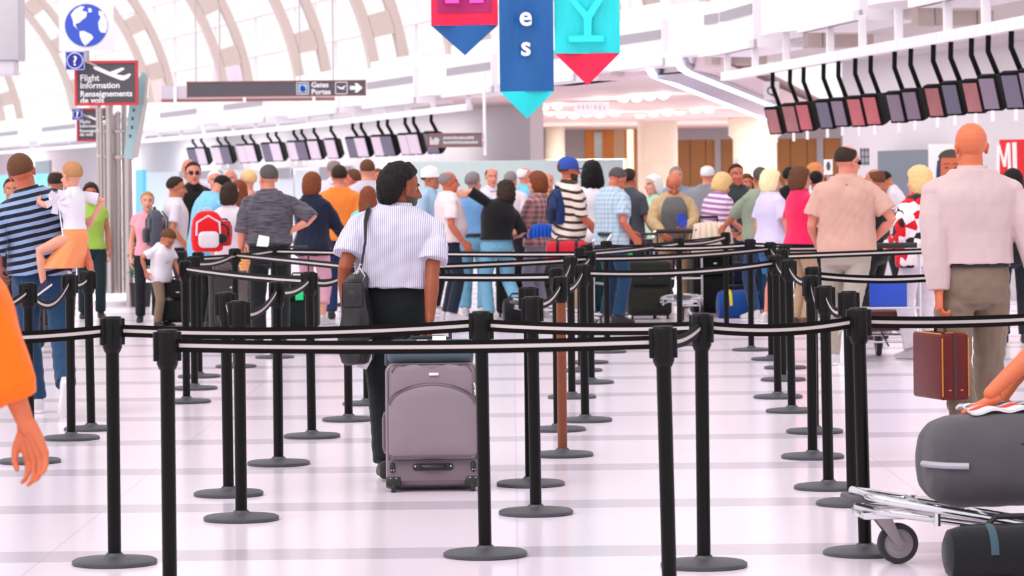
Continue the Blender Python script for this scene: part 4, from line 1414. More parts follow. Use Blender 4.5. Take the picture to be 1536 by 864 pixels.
MB().tube([(x, .05, -.25), (x, .05, 1.1)], .025, 8).box((w / 2 - .02, .02, -.02), (x + .02, .06, .02)).build('pole', WHITE, e)
e, w, h, k = board(862, 914, 148, 173, 72.0, plain('lightbox', (246, 238, 246), .5, emit=.25, ecol=(255, 246, 255), var=.03), 'light_box_sign', 'white light box hung from the corridor soffit under the turquoise banner', 'sign', rz=RAD(6), thick=.12)
mb = MB(); rg = random.Random(5)
x = -w * .42
while x < w * .42:
    l = rg.uniform(.03, .07); mb.prism([(x, -.05 + rg.uniform(-.03, .02)), (x + l, -.06), (x + l * .7, .07), (x + l * .2, .05)], .004, Matrix.Translation((0, -.006, 0))); x += l + .04
mb.build('faint_lettering', plain('faint_print', (226, 214, 228), .5), e, smooth=False)
for t in (-.3, .3): MB().tube([(w * t, .06, h / 2), (w * t, .06, h / 2 + .42)], .01, 6).build('rod', STEEL, e)
# grey casing at the top left
e = empty('hanging_casing', at(10, 50, 36), 0, 'plain grey casing hanging in the upper corner, cut by the frame', 'casing')
k = 36 / FPX
MB().box((-60 * k, 0, -40 * k), (18 * k, .5, 80 * k), r=.02).build('body', plain('casing_grey', (202, 198, 204), .5), e)
MB().box((-60 * k, .05, -62 * k), (10 * k, .4, -40 * k), r=.02).build('lower_box', plain('casing_light', (226, 222, 228), .5), e)
MB().tube([(-10 * k, .25, 80 * k), (-10 * k, .25, 220 * k)], .03, 8).build('rod', STEEL, e)

# ---------------------------------------------------------------- banners
def bannermat(name, rgb):
    if name in _M: return _M[name]
    m, nt, bs = _new(name)
    bs.inputs['Base Color'].default_value = lin(rgb)
    bs.inputs['Roughness'].default_value = .45
    mp = N(nt, 'ShaderNodeMapping'); mp.inputs['Rotation'].default_value = (0, RAD(28), 0); mp.inputs['Scale'].default_value = (9, 1, 1.6)
    nt.links.new(coords(nt), mp.inputs[0])
    bump(nt, bs, noise(nt, 1.0, 2.0, mp.outputs[0]), .55, .04)
    _M[name] = m
    return m
def cloth_panel(x0, x1, z0, z1, tip=None, seed=0, amp=.022, nx=40):
    """hanging cloth; if tip the lower edge is a point (x, z)"""
    mb = MB(); nz = 40
    def yy(x, z): return amp * math.sin((x * 5.5 + z * 2.2 + seed) * 2.1) + amp * .5 * math.sin((x * 13 - z * 5 + seed * 2)) 
    f = []
    for s_ in (0, .006):
        for j in range(nz + 1):
            for i in range(nx + 1):
                t = i / nx; u = j / nz
                if tip is None: x, z = x0 + (x1 - x0) * t, z1 + (z0 - z1) * u
                else:
                    a = x0 + (tip[0] - x0) * u; b = x1 + (tip[0] - x1) * u
                    x, z = a + (b - a) * t, z1 + (tip[1] - z1) * u
                f.append((x, yy(x, z) + s_, z))
    n = (nx + 1) * (nz + 1); fs = []
    g = lambda i, j, s_: s_ * n + j * (nx + 1) + i
    for j in range(nz):
        for i in range(nx):
            fs.append((g(i, j, 0), g(i, j + 1, 0), g(i + 1, j + 1, 0), g(i + 1, j, 0)))
            fs.append((g(i, j, 1), g(i + 1, j, 1), g(i + 1, j + 1, 1), g(i, j + 1, 1)))
    for i in range(nx):
        fs.append((g(i, 0, 0), g(i + 1, 0, 0), g(i + 1, 0, 1), g(i, 0, 1)))
        if tip is None: fs.append((g(i, nz, 0), g(i, nz, 1), g(i + 1, nz, 1), g(i + 1, nz, 0)))
    for j in range(nz):
        fs.append((g(0, j, 0), g(0, j, 1), g(0, j + 1, 1), g(0, j + 1, 0))); fs.append((g(nx, j, 0), g(nx, j + 1, 0), g(nx, j + 1, 1), g(nx, j, 1)))
    mb.add(f, fs)
    return mb
YB = 31.0; kb = YB / FPX
def banner(px0, px1, ptop, pmid, ptip, c1, c2, label, seed):
    o_ = at((px0 + px1) / 2, pmid, YB)
    e = empty('hanging_banner', o_, 0, label, 'banner')
    w = (px1 - px0) * kb / 2
    cloth_panel(-w, w, 0, (pmid - ptop) * kb, None, seed).build('cloth', c1, e)
    cloth_panel(-w, w, 0, 0, (0, -(ptip - pmid) * kb), seed + .4).build('pointed_end', c2, e)
    MB().tube([(-w - .05, 0, (pmid - ptop) * kb), (w + .05, 0, (pmid - ptop) * kb)], .02, 8).build('top_rod', STEEL, e)
    return e
BLUE = bannermat('banner_blue', (14, 92, 160)); CRIM = bannermat('banner_crimson', (236, 14, 72)); TURQ = bannermat('banner_turquoise', (20, 214, 218)); MAG = bannermat('banner_magenta', (176, 12, 100))
e = banner(647, 747, -130, 38, 83, CRIM, BLUE, 'magenta and crimson hanging banner with a blue pointed end', 1)
cloth_panel(-41 * kb, 41 * kb, 19 * kb, 160 * kb, None, 1).build('printed_square', MAG, e, loc=(0, -.010, 0))
PINK = bannermat('banner_pink', (236, 84, 200))
mb = MB(); mb.box((-29 * kb, 0, 33 * kb), (-8 * kb, .004, 90 * kb)); mb.box((8 * kb, 0, 33 * kb), (29 * kb, .004, 90 * kb)); mb.box((-8 * kb, 0, 62 * kb), (8 * kb, .004, 74 * kb))
mb.build('printed_letter', PINK, e, loc=(0, -.045, 0), smooth=False)
e = banner(750, 831, -150, 137, 178, BLUE, TURQ, 'long blue hanging banner with white letters and a turquoise pointed end', 2.3)
text('lettering', 'e', SIGNW, 41 * kb, (-1 * kb, -.040, (137 - 38) * kb), parent=e, align='CENTER', bold=.006)
text('lettering', 's', SIGNW, 41 * kb, (-1 * kb, -.040, (137 - 83) * kb), parent=e, align='CENTER', bold=.006)
e = banner(832, 930, -140, 80, 128, TURQ, CRIM, 'turquoise hanging banner with a crimson pointed end', 3.7)
PT = bannermat('banner_pale_turquoise', (44, 232, 240))
mb = MB(); mb.prism([(x * kb, z * kb) for x, z in ((-28, 17), (25, 17), (25, 26), (6, 27), (7, 52), (26, 82), (14, 82), (0, 62), (-18, 82), (-28, 82), (-5, 52), (-5, 27), (-28, 26))], .004)
mb.build('printed_shape', PT, e, loc=(0, -.045, 0), smooth=False)

# ---------------------------------------------------------------- stanchions
PH = 1.02
POSTM = plain('stanchion_black', (9, 8, 8), .36, var=.12, vscale=12, spec=.18)
HEADM = plain('stanchion_head', (9, 8, 8), .45, var=.1, spec=.22)
REFLP = plain('stanchion_brown_reflection', (122, 58, 26), .38, var=.12)  # orange reflection on a black post, put into the pole colour
BELTB = plain('belt_black', (16, 13, 13), .8, spec=.15, var=.1, bmp=.15, bscale=220)
BELTW = plain('belt_reflective', (196, 186, 184), .5, var=.06)
_base = MB().lathe([(.170, 0), (.175, .004), (.175, .016), (.165, .022), (.05, .030), (.036, .040), (.033, .046)], 48).mesh('base', True)
_pole = MB().lathe([(.0275, .04), (.0275, PH - .135)], 24).mesh('pole', True)
_head = MB().lathe([(.030, PH - .150), (.036, PH - .138), (.040, PH - .128), (.0405, PH - .012), (.038, PH - .003), (.034, PH)], 28)
_head.box((-.012, -.052, PH - .118), (.012, .052, PH - .008), r=.003); _head.box((-.052, -.012, PH - .118), (.052, .012, PH - .008), r=.003)
_head = _head.mesh('head', True)
_base.materials.append(BASEGR); _pole.materials.append(POSTM); _head.materials.append(HEADM)
_pole2 = _pole.copy(); _pole2.materials.clear(); _pole2.materials.append(REFLP)
POSTS = {}
def post(key, px, py, label, reflection=False, lean=0.0, yaw=0.0):
    p = ground(px, py)
    r = empty('stanchion', p, yaw, label, 'stanchion', 'queue stanchions')
    r.rotation_euler = (0, RAD(-lean), yaw)
    for nm, me in (('base', _base), ('pole', _pole2 if reflection else _pole), ('head', _head)):
        o = bpy.data.objects.new(nm, me); COL.objects.link(o); o.parent = r
    POSTS[key] = r
    return r
def belt(a, b, sag=.02, label=None):
    """retractable belt: a child of post a, reaching to post b"""
    A = POSTS[a]; B = POSTS[b] if isinstance(b, str) else None
    pa = Vector(A.location) + Vector((0, 0, PH - .060)); pb = (Vector(B.location) if B else Vector(b)) + Vector((0, 0, PH - .060))
    # heads sit at the top of leaning posts
    pa.x -= math.sin(-A.rotation_euler[1]) * PH
    if B: pb.x -= math.sin(-B.rotation_euler[1]) * PH
    d = (pb - pa); d.z = 0; d.normalize()
    p0 = pa + d * .045; p1 = pb - d * .045
    pts = [p0 + (p1 - p0) * (i / 20) - Vector((0, 0, sag * 4 * (i / 20) * (1 - i / 20))) for i in range(21)]
    inv = Matrix.Translation(A.location) @ A.rotation_euler.to_matrix().to_4x4()
    inv = inv.inverted()
    mb = MB().ribbon(pts, .050, .003, 0, 1, .27)
    mb.v = [tuple(inv @ Vector(v)) for v in mb.v]
    mb.build('belt', [BELTB, BELTW], A, smooth=False)
PD = [
 ('nl', 172, 846, 'tall black stanchion standing before the tube pillar with its whole round foot in view'),
 ('nl2', 255, 905, 'frontmost black stanchion, foot cut off by the frame, starting the lowest belt'),
 ('nc', 728, 834, 'black stanchion standing right in front of the grey suitcase'),
 ('nr2', 1005, 905, 'leaning frontmost black stanchion at the far end of the lowest belt'),
 ('nr', 1056, 850, 'black stanchion with a short steep belt to the leaning frontmost one'),
 ('ne', 1298, 831, 'thick black stanchion next to the small trolley wheel'),
 ('l8', 362, 780, 'black stanchion with a clear round foot, nearer of a close pair before the grey-haired man'),
 ('l9', 343, 743, 'black stanchion just behind the nearer of a close pair, chrome-topped'),
 ('l10', 418, 697, 'brown-topped black stanchion before the man in the heathered shirt'),
 ('l11', 468, 656, 'black stanchion with three belts meeting near the pink trousers'),
 ('d12', 107, 659, 'black stanchion in front of the father, with a sagging belt'),
 ('d13', 137, 645, 'black stanchion in front of the tube pillar, behind the one before the father'),
 ('d14', 45, 694, 'black stanchion beside the orange sleeve'),
 ('l15', 280, 604, 'black stanchion beside the boy, nearest of a row of three, holding a long belt'),
 ('l16', 292, 584, 'middle black stanchion in the row of three by the boy'),
 ('l17', 299, 566, 'furthest black stanchion in the row of three by the boy'),
 ('l18', 354, 551, 'distant black stanchion under the grey-haired man'),
 ('l19', 412, 537, 'distant black stanchion behind the brown-topped one'),
 ('m20', 523, 631, 'black stanchion whose foot shows below the shoulder bag'),
 ('m21', 551, 607, 'black stanchion behind the striped-shirt man, mostly hidden by his leg'),
 ('c22', 804, 771, 'black stanchion with a broad foot, beside the suitcase, nearer of two'),
 ('c23', 796, 728, 'black stanchion directly behind the nearer of two beside the suitcase'),
 ('c24', 844, 684, 'stanchion painted with its brown reflection in the middle of the queue'),
 ('c25', 837, 646, 'black stanchion half hidden by the brown-reflecting one'),
 ('c27', 878, 632, 'black stanchion next to the brown-reflecting one, with a long belt to the far posts'),
 ('c26', 858, 597, 'greyish stanchion between the brown-reflecting one and its neighbour'),
 ('c28', 887, 575, 'slim distant stanchion behind the one with the long belt'),
 ('c29', 872, 557, 'distant stanchion with a thin foot, under the blue-capped man'),
 ('c29b', 882, 545, 'most distant stanchion in the middle row, under the plaid-shirted man'),
 ('c30', 911, 529, 'distant stanchion in front of the dark green suitcase'),
 ('c31', 1020, 518, 'distant stanchion beside the charcoal suitcase'),
 ('c32', 1090, 495, 'distant stanchion in front of the black suitcase'),
 ('r33', 1127, 526, 'distant stanchion beside the bare leg of the blonde woman'),
 ('r34', 1157, 540, 'distant stanchion in front of the denim shorts'),
 ('r35', 1178, 553, 'distant stanchion beside the magenta-shirted woman'),
 ('r36', 1175, 571, 'stanchion in the long row, third behind the ones at the salmon polo man'),
 ('r37', 1167, 597, 'stanchion in the long row with a long belt running towards the middle'),
 ('r38', 1188, 618, 'stanchion in the long row, standing in front of the khaki legs'),
 ('r39', 1222, 649, 'stanchion in the long row, dark grey, beside the pale trousers'),
 ('r40', 1219, 687, 'stanchion in the long row with a curling white belt end'),
 ('r41', 1243, 733, 'stanchion in the long row before the man in the salmon polo'),
 ('r42', 1279, 757, 'stanchion directly behind the thick one beside the trolley wheel'),
]
LEAN = {'nr2': .9, 'ne': 1.0, 'nc': .4, 'c22': .4, 'r38': .6, 'r37': .4, 'r41': .5, 'r42': .5, 'l9': .3, 'l11': .4, 'c27': .4, 'd13': .6}
for key, px, py, lab in PD:
    post(key, px, py, lab, reflection=(key == 'c24'), lean=LEAN.get(key, 0), yaw=0.0 if key in LEAN else random.uniform(0, 1.5))
offp = lambda px, py: ground(px, py)
belt('nl2', 'nr2', .012); belt('nr2', 'nr', .02); belt('nl', 'nc', .02); belt('nc', 'nr', .01); belt('nr', 'ne', .02); belt('ne', offp(1720, 790), .02); belt('nl', offp(-150, 868), .015)
belt('d14', 'd12', .10); belt('d14', offp(-60, 735), .06); belt('d12', 'd13', .02)
belt('l15', 'l11', .01); belt('l11', 'm20', .03); belt('l10', 'l11', .03); belt('l8', 'l10', .05); belt('m20', 'c25', .01); belt('l9', 'l8', .05); belt('l16', 'l18', .03); belt('l17', 'l19', .01)
belt('c22', 'c23', .04); belt('c23', 'c24', .06); belt('c24', 'c27', .05); belt('c25', 'c26', .05); belt('c27', 'r37', .03); belt('c26', 'c28', .04)
belt('c28', 'r34', .02); belt('c29', 'c31', .01); belt('m21', 'c28', .01); belt('l18', 'm21', .0); belt('l19', 'c29', .01); belt('c29b', 'c32', .01); belt('c30', 'r33', .02); belt('c31', 'c32', .02)
belt('r33', offp(1420, 528), .02); belt('r34', 'r35', .05); belt('r35', 'r36', .06); belt('r37', 'r38', .05); belt('r38', 'r39', .06); belt('r39', 'r40', .08); belt('r40', 'r41', .08); belt('r41', 'r42', .06); belt('r39', offp(1470, 640), .03); belt('r34', offp(1330, 530), .01); belt('r36', offp(1400, 552), .0)
# ---------------------------------------------------------------- the grey suitcase
FAB = cloth('suitcase_mauve_grey', (150, 134, 144)); FABD = cloth('suitcase_panel', (132, 116, 124)); PIPE = plain('piping_grey', (96, 84, 92), .6)
PLAST = plain('black_plastic', (24, 23, 24), .42, var=.1)
def rounded_rect(w, h, r, n=6, cx=0, cz=0):
    P = []
    for sx, sz, a0 in ((1, 1, 0), (-1, 1, PI / 2), (-1, -1, PI), (1, -1, 1.5 * PI)):
        for i in range(n + 1):
            a = a0 + PI / 2 * i / n
            P.append((cx + sx * (w / 2 - r) + r * math.cos(a), cz + sz * (h / 2 - r) + r * math.sin(a)))
    return P
def pad(mb, poly, y0, y1, bulge=.02, mi=0, M=None):
    """a soft pad: outline poly (x,z) at y0, puffed towards y1 (front, smaller y)"""
    c = Vector((sum(p[0] for p in poly) / len(poly), 0, sum(p[1] for p in poly) / len(poly)))
    rings = []
    for s_, y in ((1.0, y0), (1.0, y0 + (y1 - y0) * .5), (.985, y0 + (y1 - y0) * .85), (.95, y1), (.75, y1 - bulge * .6), (.4, y1 - bulge)):
        rings.append([Vector((c.x + (x - c.x) * s_, y, c.z + (z - c.z) * s_)) for x, z in poly])
    n = len(poly); vs = [v for r in rings for v in r] + [Vector((c.x, y1 - bulge, c.z))]
    fs = []
    for i in range(len(rings) - 1):
        for k in range(n):
            k2 = (k + 1) % n
            fs.append((i * n + k2, i * n + k, (i + 1) * n + k, (i + 1) * n + k2))
    L = (len(rings) - 1) * n
    for k in range(n): fs.append((L + (k + 1) % n, L + k, len(vs) - 1))
    fs.append(tuple(range(n)))
    if M is not None: vs = [M @ v for v in vs]
    return mb.add(vs, fs, mi)

def big_suitcase():
    p = ground(650, 738)
    r = empty('suitcase', p, RAD(2), 'large mauve-grey soft suitcase on wheels, rolling behind the man in the striped shirt', 'suitcase')
    r.rotation_euler = (RAD(-14), 0, RAD(2))
    w, h, d = .475, .67, .25
    MB().box((-w / 2, 0, .045), (w / 2, d, h), r=.045, seg=4).build('body', FAB, r)
    mb = MB()
    mb.tube([(x, .012, z) for x, z in rounded_rect(w - .03, h - .075, .05, 6, 0, h / 2 + .024)], .006, 8, closed=True)
    mb.tube([(x, d - .012, z) for x, z in rounded_rect(w - .03, h - .075, .05, 6, 0, h / 2 + .024)], .006, 8, closed=True)
    mb.build('piping', PIPE, r)
    # upper pocket with a wavy top edge
    top = [(-.215 + .43 * i / 24, h - .030 - .012 * math.cos(i / 24 * 4 * PI) * (1 if 3 < i < 21 else 0) - (.03 if i in (0, 24) else 0)) for i in range(25)]
    poly = [(.205, .42), ] + [(x * .95, z) for x, z in reversed(top)] + [(-.205, .42)]
    mb = MB(); pad(mb, poly[::-1], .0, -.020, .012); up = mb.build('upper_pocket', FAB, r)
    mb = MB().tube([(x, -.020, z) for x, z in poly[1:-1]], .0035, 6); mb.build('zip', PIPE, up)
    mb = MB(); pad(mb, [(x + .01, z + h - .075) for x, z in rounded_rect(.052, .016, .0075, 4)], -.034, -.040, .002); mb.build('badge', plain('badge_silver', (236, 224, 232), .3, metal=.6, var=0), up)
    MB().tube([(.212, -.016, h - .12), (.216, -.022, h - .135), (.222, -.020, h - .16)], .006, 6).box((.214, -.026, h - .185), (.228, -.018, h - .155), r=.003).build('zip_puller', CHROME, up)
    # big pocket with an arched top
    arch = [(-.222 + .444 * i / 24, .445 + .095 * math.sin(PI * i / 24) ** .55) for i in range(25)]
    poly = [(-.222, .19), (-.20, .165), (.20, .165), (.222, .19)] + arch[::-1]
    mb = MB(); pad(mb, poly, .0, -.052, .020); pk = mb.build('front_pocket', FAB, r)
    mb = MB().tube([(x * .985, -.052, z - .006) for x, z in arch], .0045, 6); mb.tube([(x * 1.0, -.030, z + .012) for x, z in arch], .003, 6); mb.build('zip', PIPE, pk)
    mb = MB()
    MB().tube([(-.222, -.030, .235), (-.10, -.055, .222), (.05, -.057, .224), (.222, -.032, .240)], .003, 6).tube([(-.222, -.028, .185), (-.19, -.050, .170), (0, -.056, .170), (.19, -.050, .172), (.222, -.028, .190)], .004, 6).build('seam', PIPE, pk)
    # lower panel, gather and handle
    MB().box((-.225, -.012, .055), (.225, .01, .165), r=.008).build('lower_panel', FABD, r)
    mb = MB(); pad(mb, rounded_rect(.205, .034, .016, 5, .0, .125), -.012, -.020, .003)
    hb = mb.build('base_handle', PLAST, r)
    MB().tube([(-.06, -.020, .128), (-.045, -.036, .122), (.045, -.036, .122), (.06, -.020, .128)], .011, 8).build('grip', PLAST, hb)
    mb = MB()
    for x in (-.090, -.050, .050, .090): mb.lathe([(.005, 0), (.004, .004)], 10, M=Matrix.Translation((x, -.021, .127)) @ Matrix.Rotation(PI / 2, 4, 'X'))
    mb.build('rivet', CHROME, hb)
    for sx in (-1, 1):
        mb = MB(); x = sx * .205
        pad(mb, rounded_rect(.026, .052, .011, 5, x, .125), -.010, -.022, .004)
        k = mb.build('side_guard', PLAST, r)
        mb = MB()
        for dx in (-.006, .006): mb.lathe([(.004, 0), (.003, .004)], 8, M=Matrix.Translation((x + dx, -.026, .108)) @ Matrix.Rotation(PI / 2, 4, 'X'))
        mb.build('rivet', CHROME, k)
        MB().box((sx * .20 - .038 * 1, -.016, .030), (sx * .20 + .038, .060, .080), r=.008).build('corner_guard', PLAST, r)
        mb = MB()
        for dx in (-.014, .014): mb.lathe([(.004, 0), (.003, .004)], 8, M=Matrix.Translation((sx * .20 + dx, -.017, .068)) @ Matrix.Rotation(PI / 2, 4, 'X'))
        mb.build('rivet', CHROME, r)
        MB().lathe([(.008, -.011), (.024, -.011), (.027, -.006), (.027, .006), (.024, .011), (.008, .011)], 24, M=Matrix.Translation((sx * .20, .012, .026)) @ Matrix.Rotation(PI / 2, 4, 'Y')).build('wheel', PLAST, r)
    mb = MB().tube([(-.236, .12, .22), (-.246, .12, .25), (-.246, .12, .40), (-.236, .12, .43)], .010, 8); mb.build('side_handle', FABD, r)
    mb = MB()
    for x in (-.10, .10): mb.tube([(x, d - .03, h - .02), (x, d - .03, h + .22)], .009, 8)
    mb.tube([(-.10, d - .03, h + .22), (.10, d - .03, h + .22)], .014, 8)
    mb.build('pull_handle', PLAST, r)
    # the slate bag strapped on top
    R = r.matrix_basis if False else Matrix.Translation(p) @ Euler((RAD(-14), 0, RAD(2))).to_matrix().to_4x4()
    b = empty('travel_bag', (R @ Vector((0, .10, h + .002))), RAD(2), 'slate-blue soft bag with white tags lying on top of the large mauve-grey suitcase', 'bag')
    b.rotation_euler = (RAD(-14), 0, RAD(2))
    SL = cloth('slate_bag', (92, 106, 118)); SLD = cloth('slate_bag_dark', (48, 54, 62))
    MB().box((-.225, -.10, 0), (.215, .12, .118), r=.035, seg=4).build('body', SL, b)
    MB().box((-.228, -.103, .088), (.218, .123, .096), r=.003).build('zip', SLD, b)
    MB().tube([(-.12, -.06, .115), (-.09, -.075, .125), (.06, -.075, .128), (.10, -.06, .115)], .010, 8).build('handle', SLD, b)
    MB().box((.005, -.112, .098), (.075, -.106, .126), r=.002).build('white_tag', SIGNW, b)
    MB().box((-.075, -.110, .102), (-.020, -.104, .108), r=.002).build('label_strip', SIGNW, b)
    MB().box((-.240, -.02, .0), (-.222, .03, .06), r=.006).build('side_tab', SL, b)
big_suitcase()

def suitcase(name, loc, rz, w, h, d, rgb, label, seed=0, handle=True, wheels=True, group=None, tilt=0):
    r = empty(name, loc, rz, label, 'suitcase', group)
    r.rotation_euler = (RAD(tilt), 0, rz)
    key = 'case_%d_%d_%d' % rgb
    m = cloth(key, rgb); md = cloth(key + '_d', tuple(int(c * .6) for c in rgb))
    MB().box((-w / 2, 0, .04), (w / 2, d, h), r=min(.05, d * .25), seg=3).build('body', m, r)
    for (za, zb) in ((.10, .52), (.56, .90)):
        mb = MB(); pad(mb, rounded_rect(w * .86, h * (zb - za), .05, 5, 0, h * (za + zb) / 2 + .02), .0, -.022, .012)
        pk = mb.build('pocket', m, r)
        MB().tube([(x, -.022, z) for x, z in rounded_rect(w * .84, h * (zb - za) - .01, .05, 5, 0, h * (za + zb) / 2 + .02)], .005, 6, closed=True).build('zip', md, pk)
    MB().tube([(-.07, d * .4, h - .005), (-.055, d * .4, h + .025), (.055, d * .4, h + .025), (.07, d * .4, h - .005)], .010, 8).build('handle', PLAST, r)
    if handle:
        mb = MB()
        for x in (-w * .22, w * .22): mb.tube([(x, d - .03, h - .02), (x, d - .03, h + .30)], .009, 8)
        mb.tube([(-w * .22, d - .03, h + .30), (w * .22, d - .03, h + .30)], .014, 8)
        mb.build('pull_handle', PLAST, r)
    if wheels:
        for sx in (-1, 1):
            MB().lathe([(.008, -.012), (.030, -.012), (.034, -.006), (.034, .006), (.030, .012), (.008, .012)], 20, M=Matrix.Translation((sx * (w / 2 - .05), .03, .034)) @ Matrix.Rotation(PI / 2, 4, 'Y')).build('wheel', PLAST, r)
    mb = MB(); mb.box((-.02, -.040, h * .72), (.02, -.034, h * .74), r=.002); mb.build('badge', SIGNW, r)
    return r
def duffel(loc, rz, L, R, rgb, label, band=None, name='duffel_bag'):
    r = empty(name, loc, rz, label, 'bag')
    m = cloth('duffel_%d_%d_%d' % rgb, rgb)
    prof = [(R * .55, -L / 2), (R * .86, -L / 2 + .015), (R * .98, -L / 2 + .06)] + [(R * (1 + .02 * math.sin(i * 1.7)), -L / 2 + .06 + (L - .12) * i / 8) for i in range(1, 8)] + [(R * .98, L / 2 - .06), (R * .86, L / 2 - .015), (R * .55, L / 2)]
    mb = MB().lathe(prof, 28, M=Matrix.Translation((0, 0, R * .86)) @ Matrix.Rotation(PI / 2, 4, 'Y'))
    mb.v = [(x, y, max(z, 0.0) if z > .02 else .004 + z * .1) for x, y, z in mb.v]
    mb.build('body', m, r)
    if band:
        mb = MB()
        for x in (-L * .22, L * .22): mb.tube([(x, R * 1.02 * math.cos(a), R * .86 + R * 1.02 * math.sin(a)) for a in [PI * (i / 14) for i in range(15)]], .016, 6, flat=.3)
        mb.build('strap', cloth('strap_%d_%d_%d' % band, band), r)
    MB().tube([(-L * .4, 0, R * 1.86), (L * .4, 0, R * 1.86)], .006, 6).build('zip', PLAST, r)
    MB().tube([(-.14, .02, R * 1.8), (-.10, .02, R * 2.15), (.10, .02, R * 2.15), (.14, .02, R * 1.8)], .012, 8).build('handle', PLAST, r)
    return r

# ---------------------------------------------------------------- luggage trolleys
TYRE = plain('tyre_rubber', (46, 44, 46), .7, var=.1); HUB = plain('hub_grey', (150, 142, 144), .4, var=.08)
def trolley(loc, rz, label, loadbar=True, blue=False, scale=1.0):
    """luggage trolley, nose towards -x, push bar at +x end"""
    r = empty('luggage_trolley', loc, rz, label, 'trolley')
    r.scale = (scale,) * 3
    L = .95
    f = MB()
    f.tube([(-.02, 0, .30), (.03, -.16, .285), (.10, -.22, .27), (L, -.27, .11), (L, -.27, .90)], .017, 10)
    f.tube([(-.02, 0, .30), (.03, .16, .285), (.10, .22, .27), (L, .27, .11), (L, .27, .90)], .014, 10)
    f.tube([(.0, 0, .235), (.06, -.16, .225), (.45, -.22, .17), (L, -.25, .07)], .014, 10)
    f.tube([(.0, 0, .235), (.06, .16, .225), (.45, .22, .17), (L, .25, .07)], .014, 10)
    for x, z in ((.25, .245), (.50, .20), (.75, .15)): f.tube([(x, -.23, z), (x, .23, z)], .010, 8)
    f.tube([(.12, 0, .262), (L, 0, .115)], .009, 8)
    f.build('frame', CHROME, r)
    b = MB()
    b.tube([(.28, -.20, .255), (.28, -.20, .17)], .016, 8); b.tube([(.28, .20, .255), (.28, .20, .17)], .016, 8)
    b.build('bracket', CHROME, r)
    b = MB().box((-.05, -.10, .255), (.10, .10, .285), r=.012); b.build('bumper', plain('bumper_grey', (84, 80, 84), .6), r)
    b = MB().box((.0, -.12, .190), (.20, .12, .222), r=.01); b.build('nose_plate', CHROME, r)
    def wheel(x, y, rad, wd, nm='caster'):
        w = MB().lathe([(rad * .72, -wd), (rad * .95, -wd), (rad, -wd * .6), (rad, wd * .6), (rad * .95, wd), (rad * .72, wd), (rad * .72, -wd)], 32, cap=False, M=Matrix.Translation((x, y, rad)) @ Matrix.Rotation(PI / 2, 4, 'X')).build('wheel', TYRE, r)
        MB().lathe([(rad * .10, -wd * 1.1), (rad * .30, -wd * 1.1), (rad * .34, -wd * .7), (rad * .66, -wd * .6), (rad * .74, -wd * .9), (rad * .74, wd * .9), (rad * .66, wd * .6), (rad * .34, wd * .7), (rad * .30, wd * 1.1), (rad * .10, wd * 1.1)], 28, M=Matrix.Translation((x, y, rad)) @ Matrix.Rotation(PI / 2, 4, 'X')).build('hub', HUB, w)
        return w
    wheel(.165, 0, .082, .022)
    fk = MB()
    for y in (-.034, .034):
        fk.prism([(.055, .20), (.13, .20), (.18, .085), (.165, .070), (.145, .085)], .006, Matrix.Translation((0, y - .003, 0)))
    fk.lathe([(.03, .195), (.03, .215)], 16, M=Matrix.Translation((.09, 0, 0)))
    fk.build('fork', plain('fork_grey', (158, 148, 150), .35, metal=.7), r)
    for y in (-.27, .27): wheel(L - .02, y, .072, .018)
    # push frame
    h = MB(); h.tube([(L, -.27, .90), (L + .05, -.27, .98), (L + .05, .27, .98), (L, .27, .90)], .016, 10)
    h.tube([(L, -.27, .45), (L, .27, .45)], .012, 8); h.tube([(L, -.27, .70), (L, .27, .70)], .012, 8)
    h.build('back_frame', CHROME, r)
    MB().tube([(L + .05, -.24, .985), (L + .05, .24, .985)], .024, 12).build('push_bar', PLAST, r)
    if blue: MB().box((L - .02, -.16, .46), (L + .005, .16, .69), r=.01).build('advert_plate', plain('trolley_blue', (28, 74, 190), .4), r)
    return r

# trolley coming in from the right, close to the camera
tp = ground(1348, 846)
tr1 = trolley((tp.x - .165, tp.y, 0), RAD(6), 'chrome luggage trolley with a big grey wheel, entering beside the thick stanchion')
def place(o, x, y, z): o.location = (x, y, z)
# rounded grey bag on it
gb = empty('luggage_bag', (tp.x + .47, tp.y + .02, .225), RAD(6), 'big rounded dark grey bag lying on the chrome trolley', 'bag')
pc = Pieces()
rg_ = []
for x, hh, dd, zc in ((-.375, .06, .10, .185), (-.365, .115, .16, .185), (-.33, .160, .20, .185), (-.26, .182, .22, .19), (-.1, .192, .235, .20), (.1, .195, .24, .20), (.3, .19, .235, .195), (.42, .165, .21, .185), (.47, .11, .15, .18)):
    t = np.arange(40) * 2 * PI / 40
    rg_.append(np.stack([np.full(40, x), np.sign(np.cos(t)) * np.abs(np.cos(t)) ** .75 * dd, zc + np.sign(np.sin(t)) * np.abs(np.sin(t)) ** .75 * hh], 1))
pc.rings(rg_)
me = pc.remesh(.014, 4); wrinkle(me, .004, 5, .5)
GBM = cloth('grey_bag', (92, 88, 94))
link('body', me, GBM, gb)
MB().tube([(-.386, -.06, .185), (-.372, -.15, .188), (-.325, -.206, .188), (-.24, -.226, .186)], .013, 8).build('pale_strap', plain('pale_strap', (170, 164, 176), .6), gb)
MB().tube([(-.10, -.205, .25), (.05, -.240, .285), (.20, -.245, .29), (.40, -.20, .25)], .007, 6).build('zip', PLAST, gb)
MB().tube([(.25, 0, .35), (.27, 0, .40), (.37, 0, .40), (.39, 0, .33)], .014, 8).build('handle', PLAST, gb)
# black bag hanging low behind the wheel
duffel((tp.x + .44, tp.y - .38, .0), RAD(6), .62, .105, (26, 28, 32), 'black and teal bag low beside the chrome trolley', band=(70, 96, 108), name='low_bag')
kb_ = MB()

